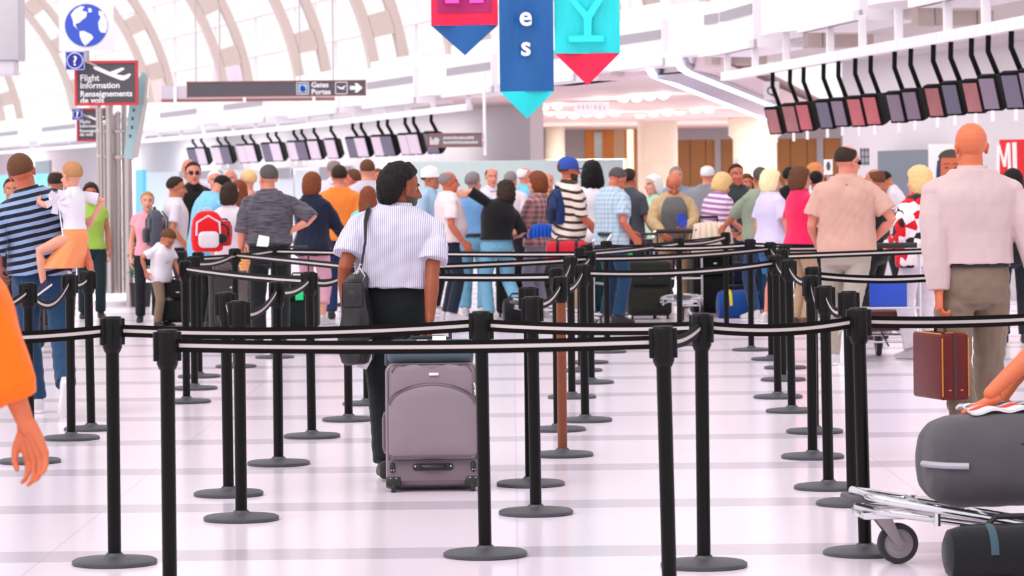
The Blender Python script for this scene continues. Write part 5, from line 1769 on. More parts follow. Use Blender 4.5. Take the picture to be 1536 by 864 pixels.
# ---------------------------------------------------------------- main man's shoulder bag, the briefcase, papers
LEATH = plain('black_leather', (34, 33, 36), .42, var=.15, vscale=14, bmp=.12, bscale=160)
BROWNL = plain('oxblood_leather', (92, 12, 14), .38, var=.3, vscale=7, spec=.3)
BRASS = plain('brass_edge', (206, 132, 58), .3, metal=.8, var=.1)
def briefcase():
    c = at(1411, 548, 17.7)
    r = empty('briefcase', c, RAD(16), 'dark red leather briefcase with brass edges in the hand of the bald man', 'briefcase')
    w, L, h = .165, .40, .36
    MB().box((-w / 2, -L / 2, -h / 2), (w / 2, L / 2, h / 2), r=.014, seg=3).build('body', BROWNL, r)
    mb = MB()
    for x in (-w / 2 + .006, w / 2 - .006):
        mb.tube([(x, -L / 2 - .001, z) for z in (-h / 2 + .02, h / 2 - .02)], .005, 6)
        mb.tube([(x, y, h / 2 + .001) for y in (-L / 2 + .02, L / 2 - .02)], .005, 6)
    mb.build('edge_trim', BRASS, r)
    MB().box((-.012, -L / 2 - .003, -h / 2 + .01), (.012, L / 2 + .003, h / 2 + .003)).build('gusset', plain('dark_oxblood', (58, 10, 14), .35, var=.2), r)
    mb = MB()
    for x in (-.035, .035): mb.box((x - .008, -L / 2 - .006, -h / 2 + .05), (x + .008, -L / 2, -h / 2 + .058), r=.001)
    mb.build('stud', BRASS, r)
    MB().tube([(0, -.07, h / 2), (0, -.06, h / 2 + .045), (0, .06, h / 2 + .045), (0, .07, h / 2)], .010, 8).build('handle', plain('dark_oxblood', (58, 10, 14), .35, var=.2), r)
    mb = MB()
    for y in (-.12, .12): mb.box((-.02, y - .016, h / 2 - .002), (.02, y + .016, h / 2 + .008), r=.002)
    mb.build('lock', BRASS, r)
    return r
BRIEF = briefcase()

# ---------------------------------------------------------------- luggage in the queue
G = lambda px, Y: (xat(px, Y, 440), Y, 0)
suitcase('suitcase', G(975, 36.0), RAD(3), .50, .66, .24, (44, 46, 40), 'charcoal upright suitcase with two pale pulls under the plaid-shirted man')
suitcase('suitcase', G(928, 37.2), RAD(-4), .62, .82, .30, (14, 56, 54), 'large dark green suitcase behind the charcoal one')
suitcase('suitcase', G(267, 35.6), RAD(2), .42, .52, .22, (32, 34, 32), 'small black suitcase at the hand of the boy in the white T-shirt')
suitcase('suitcase', G(1072, 36.5), RAD(12), .48, .84, .26, (14, 14, 16), 'black suitcase below the draped cream jacket')
suitcase('suitcase', G(777, 37.0), RAD(-5), .52, .66, .26, (24, 24, 30), 'black suitcase beside the pale jeans of the hugging woman')
suitcase('suitcase', G(348, 33.4), RAD(6), .48, .68, .26, (70, 66, 66), 'dark grey suitcase in front of the light-blue shirted man')
suitcase('suitcase', G(446, 33.8), RAD(-3), .44, .60, .24, (20, 30, 28), 'black suitcase with a green tag beside the pink trousers')
MB_ = None
duffel(G(1108, 36.2), RAD(4), .50, .17, (16, 76, 148), 'blue duffel bag with a yellow band beside the bare leg', band=(226, 206, 40))
duffel((xat(850, 34.72), 34.72, .68), RAD(-4), .46, .13, (196, 26, 52), 'crimson bag on the grey trolley column below the blue-capped man', band=(24, 22, 26))
suitcase('suitcase', G(301, 35.4), RAD(-3), .46, .72, .24, (18, 18, 20), 'tall black suitcase under the man in pale blue, behind the row of three stanchions')
suitcase('suitcase', G(20, 30.0), RAD(5), .55, .70, .28, (20, 19, 22), 'black suitcase standing behind the stanchion by the orange sleeve')
suitcase('suitcase', G(884, 37.9), RAD(-2), .50, .74, .26, (16, 44, 44), 'dark teal suitcase between the curly-haired woman and the plaid shirt')
duffel(G(782, 35.6), RAD(4), .42, .15, (24, 24, 28), 'black duffel bag at the raised foot of the hugging woman')
suitcase('suitcase', G(1120, 37.4), RAD(3), .50, .60, .26, (22, 34, 66), 'navy suitcase behind the blue duffel bag')
suitcase('suitcase', G(836, 37.2), RAD(2), .44, .62, .24, (86, 82, 86), 'mid grey suitcase under the blue-capped man')
t = trolley((xat(772, 34.5), 34.5, 0), RAD(14), 'luggage trolley with a grey back plate below the crimson bag')
t2 = trolley((xat(1312, 28.3), 28.3, 0), RAD(-90), 'silver luggage trolley with a blue plate pushed by the man in the salmon polo', blue=True)
t3 = trolley((xat(1022, 35.4), 35.4, 0), RAD(90), 'luggage trolley in front of the man in the beige jacket')
bx = empty('cardboard_box', (xat(1312, 27.85), 27.85, .24), RAD(2), 'dark brown box lying on the silver trolley with the blue plate', 'box')
MB().box((-.22, -.2, 0), (.20, .2, .17), r=.01).build('carton', plain('dark_brown_box', (74, 30, 24), .6), bx)
MB().box((-.225, -.03, .168), (.205, .03, .173)).build('tape', plain('box_tape', (120, 80, 60), .4), bx)
# green luggage tags and small bright things
def tagthing(px, py, Y, rgb, label, w=.06, h=.10, name='luggage_tag', rz=0.0):
    a = at(px, py, Y)
    r = empty(name, a, rz, label, 'tag')
    m = plain('tag_%d_%d_%d' % rgb, rgb, .5, var=.03)
    MB().box((-w / 2, 0, -h / 2), (w / 2, .008, h / 2), r=.003).build('card', m, r)
    MB().tube([(0, .004, h / 2), (.01, .01, h / 2 + .04), (0, .03, h / 2 + .05)], .004, 6).build('strap', PLAST, r)
tagthing(449, 442, 33.76, (24, 222, 134), 'bright green luggage tag near the pink trousers', .085, .115)
tagthing(940, 383, 35.4, (22, 196, 104), 'bright green ribbon on the dark green suitcase', .13, .05, rz=RAD(0))
# cream jacket draped over the trolley
def drape(px, py, Y, w, h, d, mat, label, name='jacket', cat='jacket', folds=7):
    a = at(px, py, Y)
    r = empty(name, a, RAD(4), label, cat)
    mb = MB(); nx, ny = 36, 24; f = []
    for s_ in (0, .02):
        for j in range(ny + 1):
            v = j / ny
            ang = -.2 + v * 3.5
            for i in range(nx + 1):
                u = i / nx - .5
                rr = h * (1 + .06 * math.sin(u * folds * 6) * abs(v - .5) * 2) - s_
                y = -d * math.cos(ang) * rr / h * .5; z = math.sin(ang) * rr if 0 < ang < PI else math.sin(ang) * rr * .9
                f.append((u * w * (1 + .12 * math.cos(ang * 2)), y + .015 * math.sin(u * folds * 6), z - .10 * abs(u) ** 2))
    n = (nx + 1) * (ny + 1); g = lambda i, j, s_: s_ * n + j * (nx + 1) + i; fs = []
    for j in range(ny):
        for i in range(nx):
            fs.append((g(i, j, 0), g(i + 1, j, 0), g(i + 1, j + 1, 0), g(i, j + 1, 0))); fs.append((g(i, j, 1), g(i, j + 1, 1), g(i + 1, j + 1, 1), g(i + 1, j, 1)))
    for i in range(nx):
        fs.append((g(i, 0, 0), g(i, 0, 1), g(i + 1, 0, 1), g(i + 1, 0, 0))); fs.append((g(i, ny, 0), g(i + 1, ny, 0), g(i + 1, ny, 1), g(i, ny, 1)))
    for j in range(ny):
        fs.append((g(0, j, 0), g(0, j + 1, 0), g(0, j + 1, 1), g(0, j, 1))); fs.append((g(nx, j, 0), g(nx, j, 1), g(nx, j + 1, 1), g(nx, j + 1, 0)))
    mb.add(f, fs)
    mb.build('cloth', mat, r)
    return r
drape(1066, 372, 36.5, .44, .30, .34, cloth('cream_jacket', (226, 208, 190)), 'cream jacket draped over luggage in front of the purple-striped woman')
drape(813, 352, 36.2, .26, .13, .22, cloth('bright_blue_jacket', (18, 92, 196)), 'bright blue jacket held by the brown-haired woman')
drape(783, 354, 36.4, .10, .09, .12, cloth('royal_blue_cloth', (30, 50, 190)), 'small royal blue bundle beside the bright blue jacket', name='bundle', cat='bundle')
e = empty('frisbee', at(1023, 331, 36.55), RAD(48), 'round blue disc in the hand of the man in the beige jacket', 'disc')
MB().lathe([(.001, -.008), (.07, -.008), (.085, -.004), (.090, .003), (.086, .008), (.07, .003), (.001, .003)], 32, M=Matrix.Rotation(RAD(78), 4, 'X')).build('disc', plain('royal_blue', (24, 70, 200), .4, var=.04), e)
# potted plant behind the pillar
pp = empty('potted_plant', (xat(200, 41.0), 41.6, 0), 0, 'tall green leafy plant in a dark pot behind the tube pillar', 'plant')
MB().lathe([(.13, 0), (.16, .30), (.17, .31), (.14, .29), (.01, .28)], 24).build('pot', plain('dark_pot', (40, 38, 36), .6), pp)
mb = MB(); rg = random.Random(11)
for i in range(90):
    a = rg.uniform(0, 2 * PI); z0 = rg.uniform(.35, .95); l = rg.uniform(.12, .24); w_ = rg.uniform(.025, .045)
    d = Vector((math.cos(a), math.sin(a), rg.uniform(.1, .7))).normalized(); sd = d.cross(Vector((0, 0, 1))).normalized(); up = sd.cross(d)
    b = Vector((rg.uniform(-.03, .03), rg.uniform(-.03, .03), z0))
    vs = [b]; 
    pts = [b, b + d * l * .45 + up * .02 + sd * w_, b + d * l * .5 + up * .035, b + d * l * .45 + up * .02 - sd * w_, b + d * l - Vector((0, 0, l * .25))]
    mb.add(pts + [p - up * .004 for p in pts], [(0, 1, 2), (0, 2, 3), (1, 4, 2), (2, 4, 3), (5, 7, 6), (5, 8, 7), (6, 7, 9), (7, 8, 9)])
mb.build('leaves', plain('leaf_green', (34, 132, 54), .45, var=.35, vscale=8), pp)
mb = MB()
for i in range(5): mb.tube([(0, 0, .28), (rg.uniform(-.05, .05), rg.uniform(-.05, .05), .7), (rg.uniform(-.08, .08), rg.uniform(-.08, .08), 1.0)], .010, 6)
mb.build('stem', plain('stem_green', (60, 92, 44), .6), pp)
# ---------------------------------------------------------------- everybody
def pers(label, px, ptop, Y, face, hm=1.0, **kw):
    a = at(px, ptop, Y)
    return person(label, (a.x, Y), -RAD(face), a.z * hm - kw.get('zoff', 0), **kw)
WS = cloth('white_lavender_stripe', (238, 234, 244), (196, 192, 214), 'stripes', .0105, .66, axis=0)
BLKT = cloth('black_trousers', (20, 27, 30)); KHAKI = cloth('khaki_trousers', (142, 124, 108)); JEAN = cloth('jeans_blue', (32, 70, 106)); JEANL = cloth('jeans_pale', (126, 178, 202)); DARKT = cloth('dark_trousers', (32, 34, 42))
BELTM = plain('belt_leather', (22, 20, 20), .4)
CW = cloth('white_tee', (228, 220, 228)); STONE = cloth('stone_trousers', (182, 172, 162)); TAN = cloth('tan_trousers', (186, 156, 128)); WHT = cloth('white_trousers', (230, 220, 228))
BLKC = cloth('black_cotton', (24, 24, 26))
SH = lambda a, b=None: (a, b or a)
TRAIN = ((206, 200, 204), (232, 228, 230)); DSH = ((36, 32, 32), (26, 24, 24)); BSH = ((86, 64, 48), (40, 34, 30))

# the man in the middle
Y1 = 16.95
main = pers('black-haired man in a striped white shirt walking away, pulling the mauve-grey suitcase', 590, 243, Y1, 2, q=.62,
    pose=dict(lh=(-.27, -.03, .93), rh=(.205, -.20, .88), rel=(.25, -.9, 0), rpalm=(-1, 0, 0), rdir=(0, -.15, -1), rcurl=.9, hyaw=-52, hpitch=2, side=3.5, neckdrop=.022, lf=(-.045, -.22, .10), rf=(.11, .22, .085), wide=1.14, shoulder=1.03, headscale=1.10, belly=.03),
    skin='brown', hair=('curly', 'black'), vol=1.05, beard=hairmat('beard_grey', (58, 50, 48), (104, 94, 90)),
    top=dict(mat=WS, sleeve='short', hem=1.055, loose=.016, bigsleeve=1.28, wr=.006), bottom=dict(mat=BLKT, waist=1.09, wr=.0022, loose=.98), belt=(1.068, BELTM), shoes=DSH)
k1 = main.k
def loc_main(x, y, z): return main.root.matrix_basis @ Vector((x * k1, y * k1, z * k1))
# his shoulder bag
bc = Vector((xat(533, 16.78), 16.78, 0))
sb_ = empty('shoulder_bag', (bc.x, bc.y, .615), RAD(-4), 'black leather shoulder bag hanging at the hip of the man in the striped white shirt', 'bag')
pc = Pieces()
rg_ = []
for z, w, d, in ((0, .050, .15), (.012, .072, .165), (.05, .084, .175), (.14, .082, .17), (.26, .070, .165), (.38, .056, .16), (.45, .046, .155), (.475, .028, .14)):
    t = np.arange(40) * 2 * PI / 40
    cx = np.sign(np.cos(t)) * np.abs(np.cos(t)) ** .55 * w * (1 + .13 * np.sin(t * 7)); cy = np.sign(np.sin(t)) * np.abs(np.sin(t)) ** .55 * d
    rg_.append(np.stack([cx + .004 * np.sin(z * 30), cy, np.full(40, z)], 1))
pc.rings(rg_); me = pc.remesh(.006, 1); wrinkle(me, .006, 9, 1.0, .35)
link('body', me, LEATH, sb_)
MB().box((-.055, -.172, .30), (.055, -.155, .43), r=.012).build('flap', LEATH, sb_)
MB().lathe([(.03, 0), (.03, .006), (.02, .010)], 20, M=Matrix.Translation((.0, -.172, .36)) @ Matrix.Rotation(PI / 2, 4, 'X')).build('stud', LEATH, sb_)
shp = main.sh['l'] * k1
A = main.root.matrix_basis @ Vector((shp[0] + .045, shp[1] - .10, shp[2] + .03)); T = main.root.matrix_basis @ Vector((shp[0] + .055, shp[1] - .01, shp[2] + .085)); B_ = main.root.matrix_basis @ Vector((shp[0] + .055, shp[1] + .10, shp[2] + .02))
top = Vector((bc.x + .03, bc.y - .10, 1.12)); L2 = sb_.matrix_basis.inverted()
back = [top, top + (A - top) * .5 + Vector((.010, -.025, 0)), A + Vector((0, -.03, -.02)), A + Vector((.01, -.01, .03)), T, B_]
pts = [L2 @ p for p in back]
mb = MB(); mb.tube(pts, [.011, .012, .020, .022, .022, .018], 10, flat=.45); mb.build('strap', plain('black_webbing', (34, 34, 38), .6), sb_)
mb = MB().tube([L2 @ (top + Vector((0, 0, .02))), (.015, -.10, .47)], .007, 8); mb.tube([(.03, -.10, .50), (.0, -.10, .47), (.02, -.10, .44)], .006, 8); mb.tube([(.03, -.10, .50), (.055, -.10, .46), (.04, -.10, .43)], .006, 8)
mb.build('clasp', CHROME, sb_)
pa = empty('paper', at(545, 533, 16.70), RAD(8), 'white sheet of paper sticking out below the black leather shoulder bag', 'paper')
MB().prism([(-.035, -.06), (.015, -.075), (.045, -.02), (.045, .08), (-.035, .08)], .004).build('sheet', SIGNW, pa)

# father and child
NAVY = cloth('navy_sky_stripes', (30, 34, 52), (156, 178, 212), 'stripes', .055, .48, axis=2, tilt=-.22)
dad = pers('father in a navy and pale blue striped polo carrying a child on his hip', 60, 228, 22.0, -14, q=.75,
    pose=dict(lh=(-.27, .10, .95), rh=(.30, -.24, .98), rel=(.9, -.5, -.3), rpalm=(-1, .3, .2), lf=(-.03, .10, .085), rf=(.11, -.42, .21), ftoe={'r': (0, .45, -.9)}, rkn=(.1, 1, -.1), wide=1.12, hyaw=-8, side=-15, belly=.03),
    skin='red', hair=('crew', 'brown'), top=dict(mat=NAVY, sleeve='elbow', hem=.93, loose=.018, bigsleeve=1.18, wr=.005), bottom=dict(mat=JEAN, wr=.004), shoes=TRAIN)
TEE = cloth('pale_tee', (236, 232, 240)); PEACH = cloth('peach_skirt', (246, 166, 112))
ca = at(112, 350, 21.80)
child = person('small child in a white T-shirt and peach skirt sitting on the hip of the father', (ca.x, 21.80), RAD(66), .98, zoff=.715, q=.7,
    pose=dict(sex='f', headscale=1.42, lh=(-.16, .40, 1.33), lel=(-.9, -.1, -.4), rh=(.25, -.10, 1.12), rel=(.6, -.8, .2), lf=(-.24, .30, .34), rf=(.20, .24, .50), lkn=(-.75, .65, 0), rkn=(.75, .65, 0), hyaw=-20, lean=4, ftoe={'l': (0, .8, -.5), 'r': (.2, .8, -.3)}),
    skin='fair', hair=('short', 'sandy'), top=dict(mat=TEE, sleeve='short', hem=.99, collar=False, bigsleeve=1.1), bottom=dict(mat=PEACH, skirt=True, z0=.55, flare=.12, fwd=(-.04, .16, .52)), shoes=((28, 32, 66), (236, 232, 236)))
ty = empty('toy_windmill', at(87, 303, 21.5), RAD(10), 'pale toy windmill on a thin stick held behind the back of the father', 'toy')
MB().tube([(0, 0, .02), (.03, .0, -.23)], .004, 6).build('stick', SIGNW, ty)
mb = MB()
for i in range(6):
    a = i * PI / 3; M = Matrix.Rotation(a, 4, 'Y')
    mb.add([M @ Vector(v) for v in ((0, 0, 0), (.035, -.012, .02), (.05, -.02, .075), (.0, -.004, .085), (0, .004, 0), (.035, -.006, .02), (.05, -.014, .075), (0, .004, .085))], [(0, 1, 2, 3), (7, 6, 5, 4), (0, 4, 5, 1), (1, 5, 6, 2), (2, 6, 7, 3), (3, 7, 4, 0)])
mb.build('vane', plain('toy_film', (222, 214, 226), .3), ty)

# bald man with the briefcase
CRM = cloth('cream_shirt', (212, 190, 190))
bald = pers('bald man in a loose cream shirt and khaki trousers carrying the briefcase', 1457, 185, 17.95, -6, q=.65,
    pose=dict(lh=(-.205, -.10, .765), lel=(-.5, -.7, 0), lcurl=.95, lpalm=(1, 0, 0), ldir=(0, -.05, -1), rh=(.36, -.10, .86), rel=(.8, -.7, .2), lf=(-.09, -.24, .13), rf=(.13, .26, .085), ftoe={'l': (0, .8, -.55)}, wide=1.08, shoulder=1.06, hpitch=6),
    skin='orange', hair=None, top=dict(mat=CRM, sleeve='long', hem=1.01, loose=.026, bigsleeve=1.42, wr=.004), bottom=dict(mat=KHAKI, wr=.006, loose=1.12), belt=(1.01, BELTM), shoes=BSH)

# man in the salmon polo
SALM = cloth('salmon_polo', (214, 174, 160))
salmon = pers('tall man in a salmon polo and pale trousers pushing a silver trolley', 1268, 219, 26.6, 4, q=.8,
    pose=dict(lh=(-.24, .22, 1.0), rh=(.22, .10, 1.0), rel=(.9, -.5, -.3), lf=(-.10, .15, .085), rf=(-.02, -.42, .24), rkn=(.05, 1, 0), ftoe={'r': (0, .35, -.95)}, wide=1.16, hyaw=-42, hpitch=6, belly=.03),
    skin='pink', hair=('balding', 'dark'), glasses=plain('dark_glasses', (16, 15, 16), .2), top=dict(mat=SALM, sleeve='short', hem=.90, loose=.02, bigsleeve=1.25, wr=.006), bottom=dict(mat=STONE, wr=.004, loose=1.05), shoes=TRAIN)
ROSE = cloth('red_white_jacket', (246, 236, 240), (222, 28, 46), 'splotch', .075)
pers('woman with short blonde hair in a red and white patterned jacket and white trousers', 1379, 252, 27.6, -32, pose=dict(sex='f', lh=(-.2, .22, 1.05), wide=1.2, hyaw=10), skin='fair', hair=('bob', 'blonde'), vol=1.15,
    top=dict(mat=ROSE, sleeve='long', hem=.84, loose=.03, bigsleeve=1.35, wr=.006), bottom=dict(mat=WHT, wr=.004, loose=1.1), shoes=TRAIN)

# near edges of the picture
ORNG = cloth('orange_shirt', (248, 128, 20))
pers('person in an orange long-sleeved top, only the swinging forearm and hand in view', -150, 200, 9.0, 2, q=.6, pose=dict(sex='f', rh=(.37, -.02, .885), rel=(.5, -.9, .2), rdir=(.28, .05, -1), rpalm=(-.6, -1, 0), rcurl=.45, lf=(-.1, .1, .085), rf=(.1, -.15, .085)),
    skin='orange', hair=('bob', 'brown'), top=dict(mat=ORNG, sleeve='three', hem=.88, loose=.02, bigsleeve=1.55, wr=.006), bottom=dict(mat=JEAN), shoes=TRAIN)
ka = at(1655, 612, 12.95)
person('barefoot child sitting on the trolley, one bent bare leg resting on the dark grey bag', (ka.x, 12.95), RAD(90), 1.36, zoff=-.02, q=.7,
    pose=dict(sex='m', headscale=1.2, lf=(-.08, .60, .905), rf=(.10, .52, .86), lkn=(-.05, .3, 1), rkn=(.05, .3, 1), lh=(-.22, .18, 1.02), rh=(.22, .18, 1.02), ftoe={'l': (0, 1, -.25), 'r': (0, 1, -.25)}),
    skin='orange', hair=('short', 'brown'), top=dict(mat=cloth('blue_white_stripe', (70, 96, 150), (236, 236, 240), 'stripes', .06, .5), sleeve='short', hem=.88), bottom=dict(mat=cloth('child_shorts', (60, 70, 96)), length=.36, name='shorts'), shoes=None)
tw = empty('towel', (xat(1490, 12.95, 640), 12.95, .630), RAD(4), 'striped white, teal and red towel spread on the dark grey bag', 'towel')
mb = MB(); nx, ny = 30, 16; f = []
for s_ in (0, .012):
    for j in range(ny + 1):
        for i in range(nx + 1):
            x = -.12 + .36 * i / nx; y = -.16 + .32 * j / ny
            f.append((x, y, -.5 * y * y - .35 * (x - .06) ** 2 + .006 * math.sin(x * 50 + y * 20) + s_))
n_ = (nx + 1) * (ny + 1); g_ = lambda i, j, s_: s_ * n_ + j * (nx + 1) + i
for j in range(ny):
    for i in range(nx):
        mi = 1 if i in (14, 15, 16, 24) else (2 if i in (20, 21) else 0)
        mb.add([], [], 0)
fs_ = []; ms_ = []
for j in range(ny):
    for i in range(nx):
        mi = 1 if j in (5, 6, 9) else (2 if j in (2, 3) else 0)
        fs_ += [(g_(i, j, 0), g_(i, j + 1, 0), g_(i + 1, j + 1, 0), g_(i + 1, j, 0)), (g_(i, j, 1), g_(i + 1, j, 1), g_(i + 1, j + 1, 1), g_(i, j + 1, 1))]; ms_ += [mi, mi]
for i in range(nx):
    fs_ += [(g_(i, 0, 0), g_(i + 1, 0, 0), g_(i + 1, 0, 1), g_(i, 0, 1)), (g_(i, ny, 0), g_(i, ny, 1), g_(i + 1, ny, 1), g_(i + 1, ny, 0))]; ms_ += [0, 0]
for j in range(ny):
    fs_ += [(g_(0, j, 0), g_(0, j, 1), g_(0, j + 1, 1), g_(0, j + 1, 0)), (g_(nx, j, 0), g_(nx, j + 1, 0), g_(nx, j + 1, 1), g_(nx, j, 1))]; ms_ += [0, 0]
mb = MB(); mb.v = f; mb.f = fs_; mb.m = ms_
mb.build('cloth', [cloth('towel_white', (232, 228, 230)), cloth('towel_teal', (40, 100, 120)), cloth('towel_red', (214, 70, 50))], tw)

# ---- the queue, from the tube pillar to the far end
FWD = dict(lh=(-.16, .34, 1.02), rh=(.18, .34, 1.02))
def fwd(**k): d = dict(FWD); d.update(k); return d
pers('balding man in black standing behind the father', 84, 257, 34, 5, skin='tan', hair=('balding', 'dark'), top=dict(mat=BLKC, sleeve='short'), bottom=dict(mat=DARKT), shoes=DSH)
pers('person in dark clothes and shorts half hidden by the father, beside the cyan panel', 18, 268, 32, 172, skin='tan', hair=('short', 'dark'), top=dict(mat=cloth('dark_navy', (26, 28, 40)), sleeve='long'), bottom=dict(mat=DARKT, length=.5, name='shorts'), shoes=TRAIN)
pers('dark-haired person in a lime green top behind the child on the hip', 136, 276, 38, 170, pose=dict(sex='f'), skin='tan', hair=('bob', 'dark'), top=dict(mat=cloth('lime_top', (172, 206, 92)), sleeve='cap', collar=False), bottom=dict(mat=cloth('teal_dark', (24, 48, 54))), shoes=DSH)
pers('fair-haired person in a pink top facing the hall beside the grey backpack', 221, 289, 36.8, 172, pose=dict(sex='f', headscale=1.1), skin='fair', hair=('short', 'sandy'), top=dict(mat=cloth('pink_top', (244, 178, 190)), sleeve='cap', collar=False), bottom=dict(mat=DARKT), shoes=DSH)
pers('man in a white T-shirt with a grey backpack, turned towards the queue', 262, 266, 36.7, 78, pose=dict(rh=(.25, .10, .93), hpitch=8), skin='tan', hair=('short', 'dark'), top=dict(mat=CW, sleeve='short', loose=.015, collar=False), bottom=dict(mat=DARKT), shoes=DSH)
pers('man with dark glasses in a black shirt standing tall behind the white T-shirt man', 290, 244, 38.6, 148, pose=dict(hyaw=-20), skin='pink', hair=('short', 'dark'), glasses=plain('dark_glasses', (16, 15, 16), .2), top=dict(mat=BLKC, sleeve='short'), bottom=dict(mat=DARKT), shoes=DSH)
pers('bald man peeping over the man with dark glasses', 283, 239, 43, 175, skin='pink', hair=None, top=dict(mat=CW), bottom=dict(mat=DARKT), shoes=DSH)
PRT = cloth('boy_tee', (246, 240, 246))
boy = pers('small boy in a white T-shirt and tan trousers looking down at a black suitcase', 241, 345, 35.6, 128, hm=1.0, pose=dict(headscale=1.5, lean=14, hpitch=38, lh=(-.18, .36, .82), rh=(.34, -.05, 1.0), rel=(.8, -.6, .2), wide=1.1), skin='tan', hair=('short', 'brown'), top=dict(mat=PRT, sleeve='short', hem=.80, loose=.03, bigsleeve=1.25, collar=False), bottom=dict(mat=cloth('boy_trousers', (150, 128, 108)), loose=1.15), shoes=DSH)
pers('man in a pale blue shirt bending over luggage, with bowed dark hair', 306, 268, 34.6, 55, hm=1.05, pose=fwd(lean=24, hpitch=25, lh=(-.2, .40, .92), rh=(.2, .38, .92)), skin='pink', hair=('short', 'black'), top=dict(mat=cloth('sky_shirt', (140, 202, 232)), sleeve='long', hem=.78, loose=.035, bigsleeve=1.35, wr=.006), bottom=dict(mat=BLKT), shoes=DSH)
pinkband = pers('woman with dark hair and a pink hairband in a white top, seen from behind', 344, 276, 33.4, 25, pose=dict(sex='f', hpitch=6), skin='fair', hair=('bob', 'dark'), top=dict(mat=CW, sleeve='cap', collar=False), bottom=dict(mat=cloth('grey_trousers', (110, 100, 98))), shoes=DSH)
pers('white-haired person behind the pale blue shirt, looking this way', 322, 257, 41, 170, pose=dict(sex='f'), skin='pink', hair=('short', 'white'), top=dict(mat=cloth('pale_blue', (180, 206, 226))), bottom=dict(mat=DARKT), shoes=DSH)
pers('white-haired bald-crowned man farther back, above the pink hairband', 346, 255, 42.5, 190, skin='pink', hair=('balding', 'white'), top=dict(mat=cloth('rose_shirt', (224, 190, 196))), bottom=dict(mat=DARKT), shoes=DSH)
pers('auburn-haired woman squeezed between the hairband woman and the grey-haired man', 359, 272, 37, 10, pose=dict(sex='f'), skin='fair', hair=('long', 'auburn'), top=dict(mat=cloth('maroon_top', (120, 40, 44))), bottom=dict(mat=DARKT), shoes=DSH)
pers('blonde woman with tied hair looking sideways behind the grey-haired man', 372, 256, 38.5, -55, pose=dict(sex='f'), skin='fair', hair=('short', 'blonde'), top=dict(mat=cloth('peach_top', (236, 176, 160)), collar=False), bottom=dict(mat=DARKT), shoes=DSH)
HEA = cloth('heather_charcoal', (74, 70, 80), (112, 106, 116), 'heather')
pers('grey-haired man in a heathered charcoal polo with one hand on his hip', 403, 248, 30.6, -6, q=.85, pose=dict(rh=(.205, -.04, 1.12), rel=(1, -.35, 0), rdir=(-.75, .3, -.5), rpalm=(0, .4, -1), lh=(-.27, .10, .90), wide=1.12, hyaw=22, belly=.03), skin='pink', hair=('crew', 'darkgrey'), top=dict(mat=HEA, sleeve='elbow', hem=1.0, loose=.02, bigsleeve=1.3, wr=.006), bottom=dict(mat=BLKT, loose=1.08), belt=(1.0, BELTM), shoes=DSH)
bp = empty('boarding_pass', at(394, 361, 30.40), RAD(4), 'white folded boarding pass in the back pocket of the grey-haired man', 'paper')
MB().prism([(-.06, -.05), (.055, -.06), (.065, .035), (-.035, .055)], .006).box((-.045, -.004, -.03), (.045, 0, .02)).build('paper', SIGNW, bp)
wb = empty('woven_purse', at(366, 392, 30.45), 0, 'tan woven purse in the lowered hand of the grey-haired man', 'purse')
mb = MB()
for i in range(6): mb.tube([((.05 - .012 * abs(i - 2.5) * .6) * math.cos(a), .03 * math.sin(a), -.07 + i * .026 + .006 * math.sin(a * 4 + i)) for a in [q_ * PI / 10 for q_ in range(20)]], .016, 6, closed=True)
mb.build('weave', plain('wicker_tan', (214, 150, 96), .7, var=.25, vscale=25), wb)
MB().tube([(-.03, 0, .06), (-.02, 0, .13), (.02, 0, .13), (.03, 0, .06)], .008, 6).build('handle', plain('wicker_dark', (150, 96, 60), .7), wb)
PINKT = cloth('pink_trousers', (228, 176, 192)); NVJ = cloth('navy_jacket', (30, 36, 62))
pers('woman with brown hair in a navy jacket and pink trousers', 468, 261, 35.6, 22, pose=fwd(sex='f', rh=(.26, .32, 1.0), wide=1.05), skin='fair', hair=('bob', 'auburn'), vol=1.2, top=dict(mat=NVJ, sleeve='long', hem=.80, loose=.03, bigsleeve=1.35, wr=.005), bottom=dict(mat=PINKT, length=.8, wr=.004), shoes=TRAIN)
pers('man in an orange T-shirt seen from behind', 509, 249, 37, 6, pose=dict(hyaw=14, wide=1.05), skin='pink', hair=('short', 'dark'), top=dict(mat=cloth('orange_tee', (242, 146, 62)), sleeve='short', loose=.02, collar=False, bigsleeve=1.2), bottom=dict(mat=cloth('navy_shorts', (40, 56, 104))), shoes=DSH)
pers('brown-haired man with a white collar in profile behind the orange T-shirt', 529, 255, 41, -75, skin='red', hair=('short', 'brown'), top=dict(mat=CW), bottom=dict(mat=DARKT), shoes=DSH)
pers('grey balding man behind the orange T-shirt man', 501, 240, 44, 5, skin='pink', hair=('balding', 'grey'), top=dict(mat=CW), bottom=dict(mat=DARKT), shoes=DSH)
pers('tall man in a pale grey T-shirt with cropped brown hair', 551, 240, 39.4, 4, pose=dict(hyaw=15, wide=1.05), skin='fair', hair=('crew', 'brown'), top=dict(mat=cloth('pale_grey_tee', (212, 206, 218)), sleeve='short', loose=.02, collar=False), bottom=dict(mat=DARKT), shoes=DSH)
pers('ruddy man far back between the pale grey T-shirt and the striped shirt', 567, 254, 46, 160, skin='red', hair=('short', 'brown'), top=dict(mat=CW), bottom=dict(mat=DARKT), shoes=DSH)
pers('girl with long brown hair in a turquoise top, behind the shoulder of the striped-shirt man', 552, 282, 34.6, 12, pose=dict(sex='f', headscale=1.12), skin='fair', hair=('long', 'auburn'), top=dict(mat=cloth('aqua_top', (120, 224, 224)), sleeve='short', collar=False), bottom=dict(mat=JEAN), shoes=TRAIN)
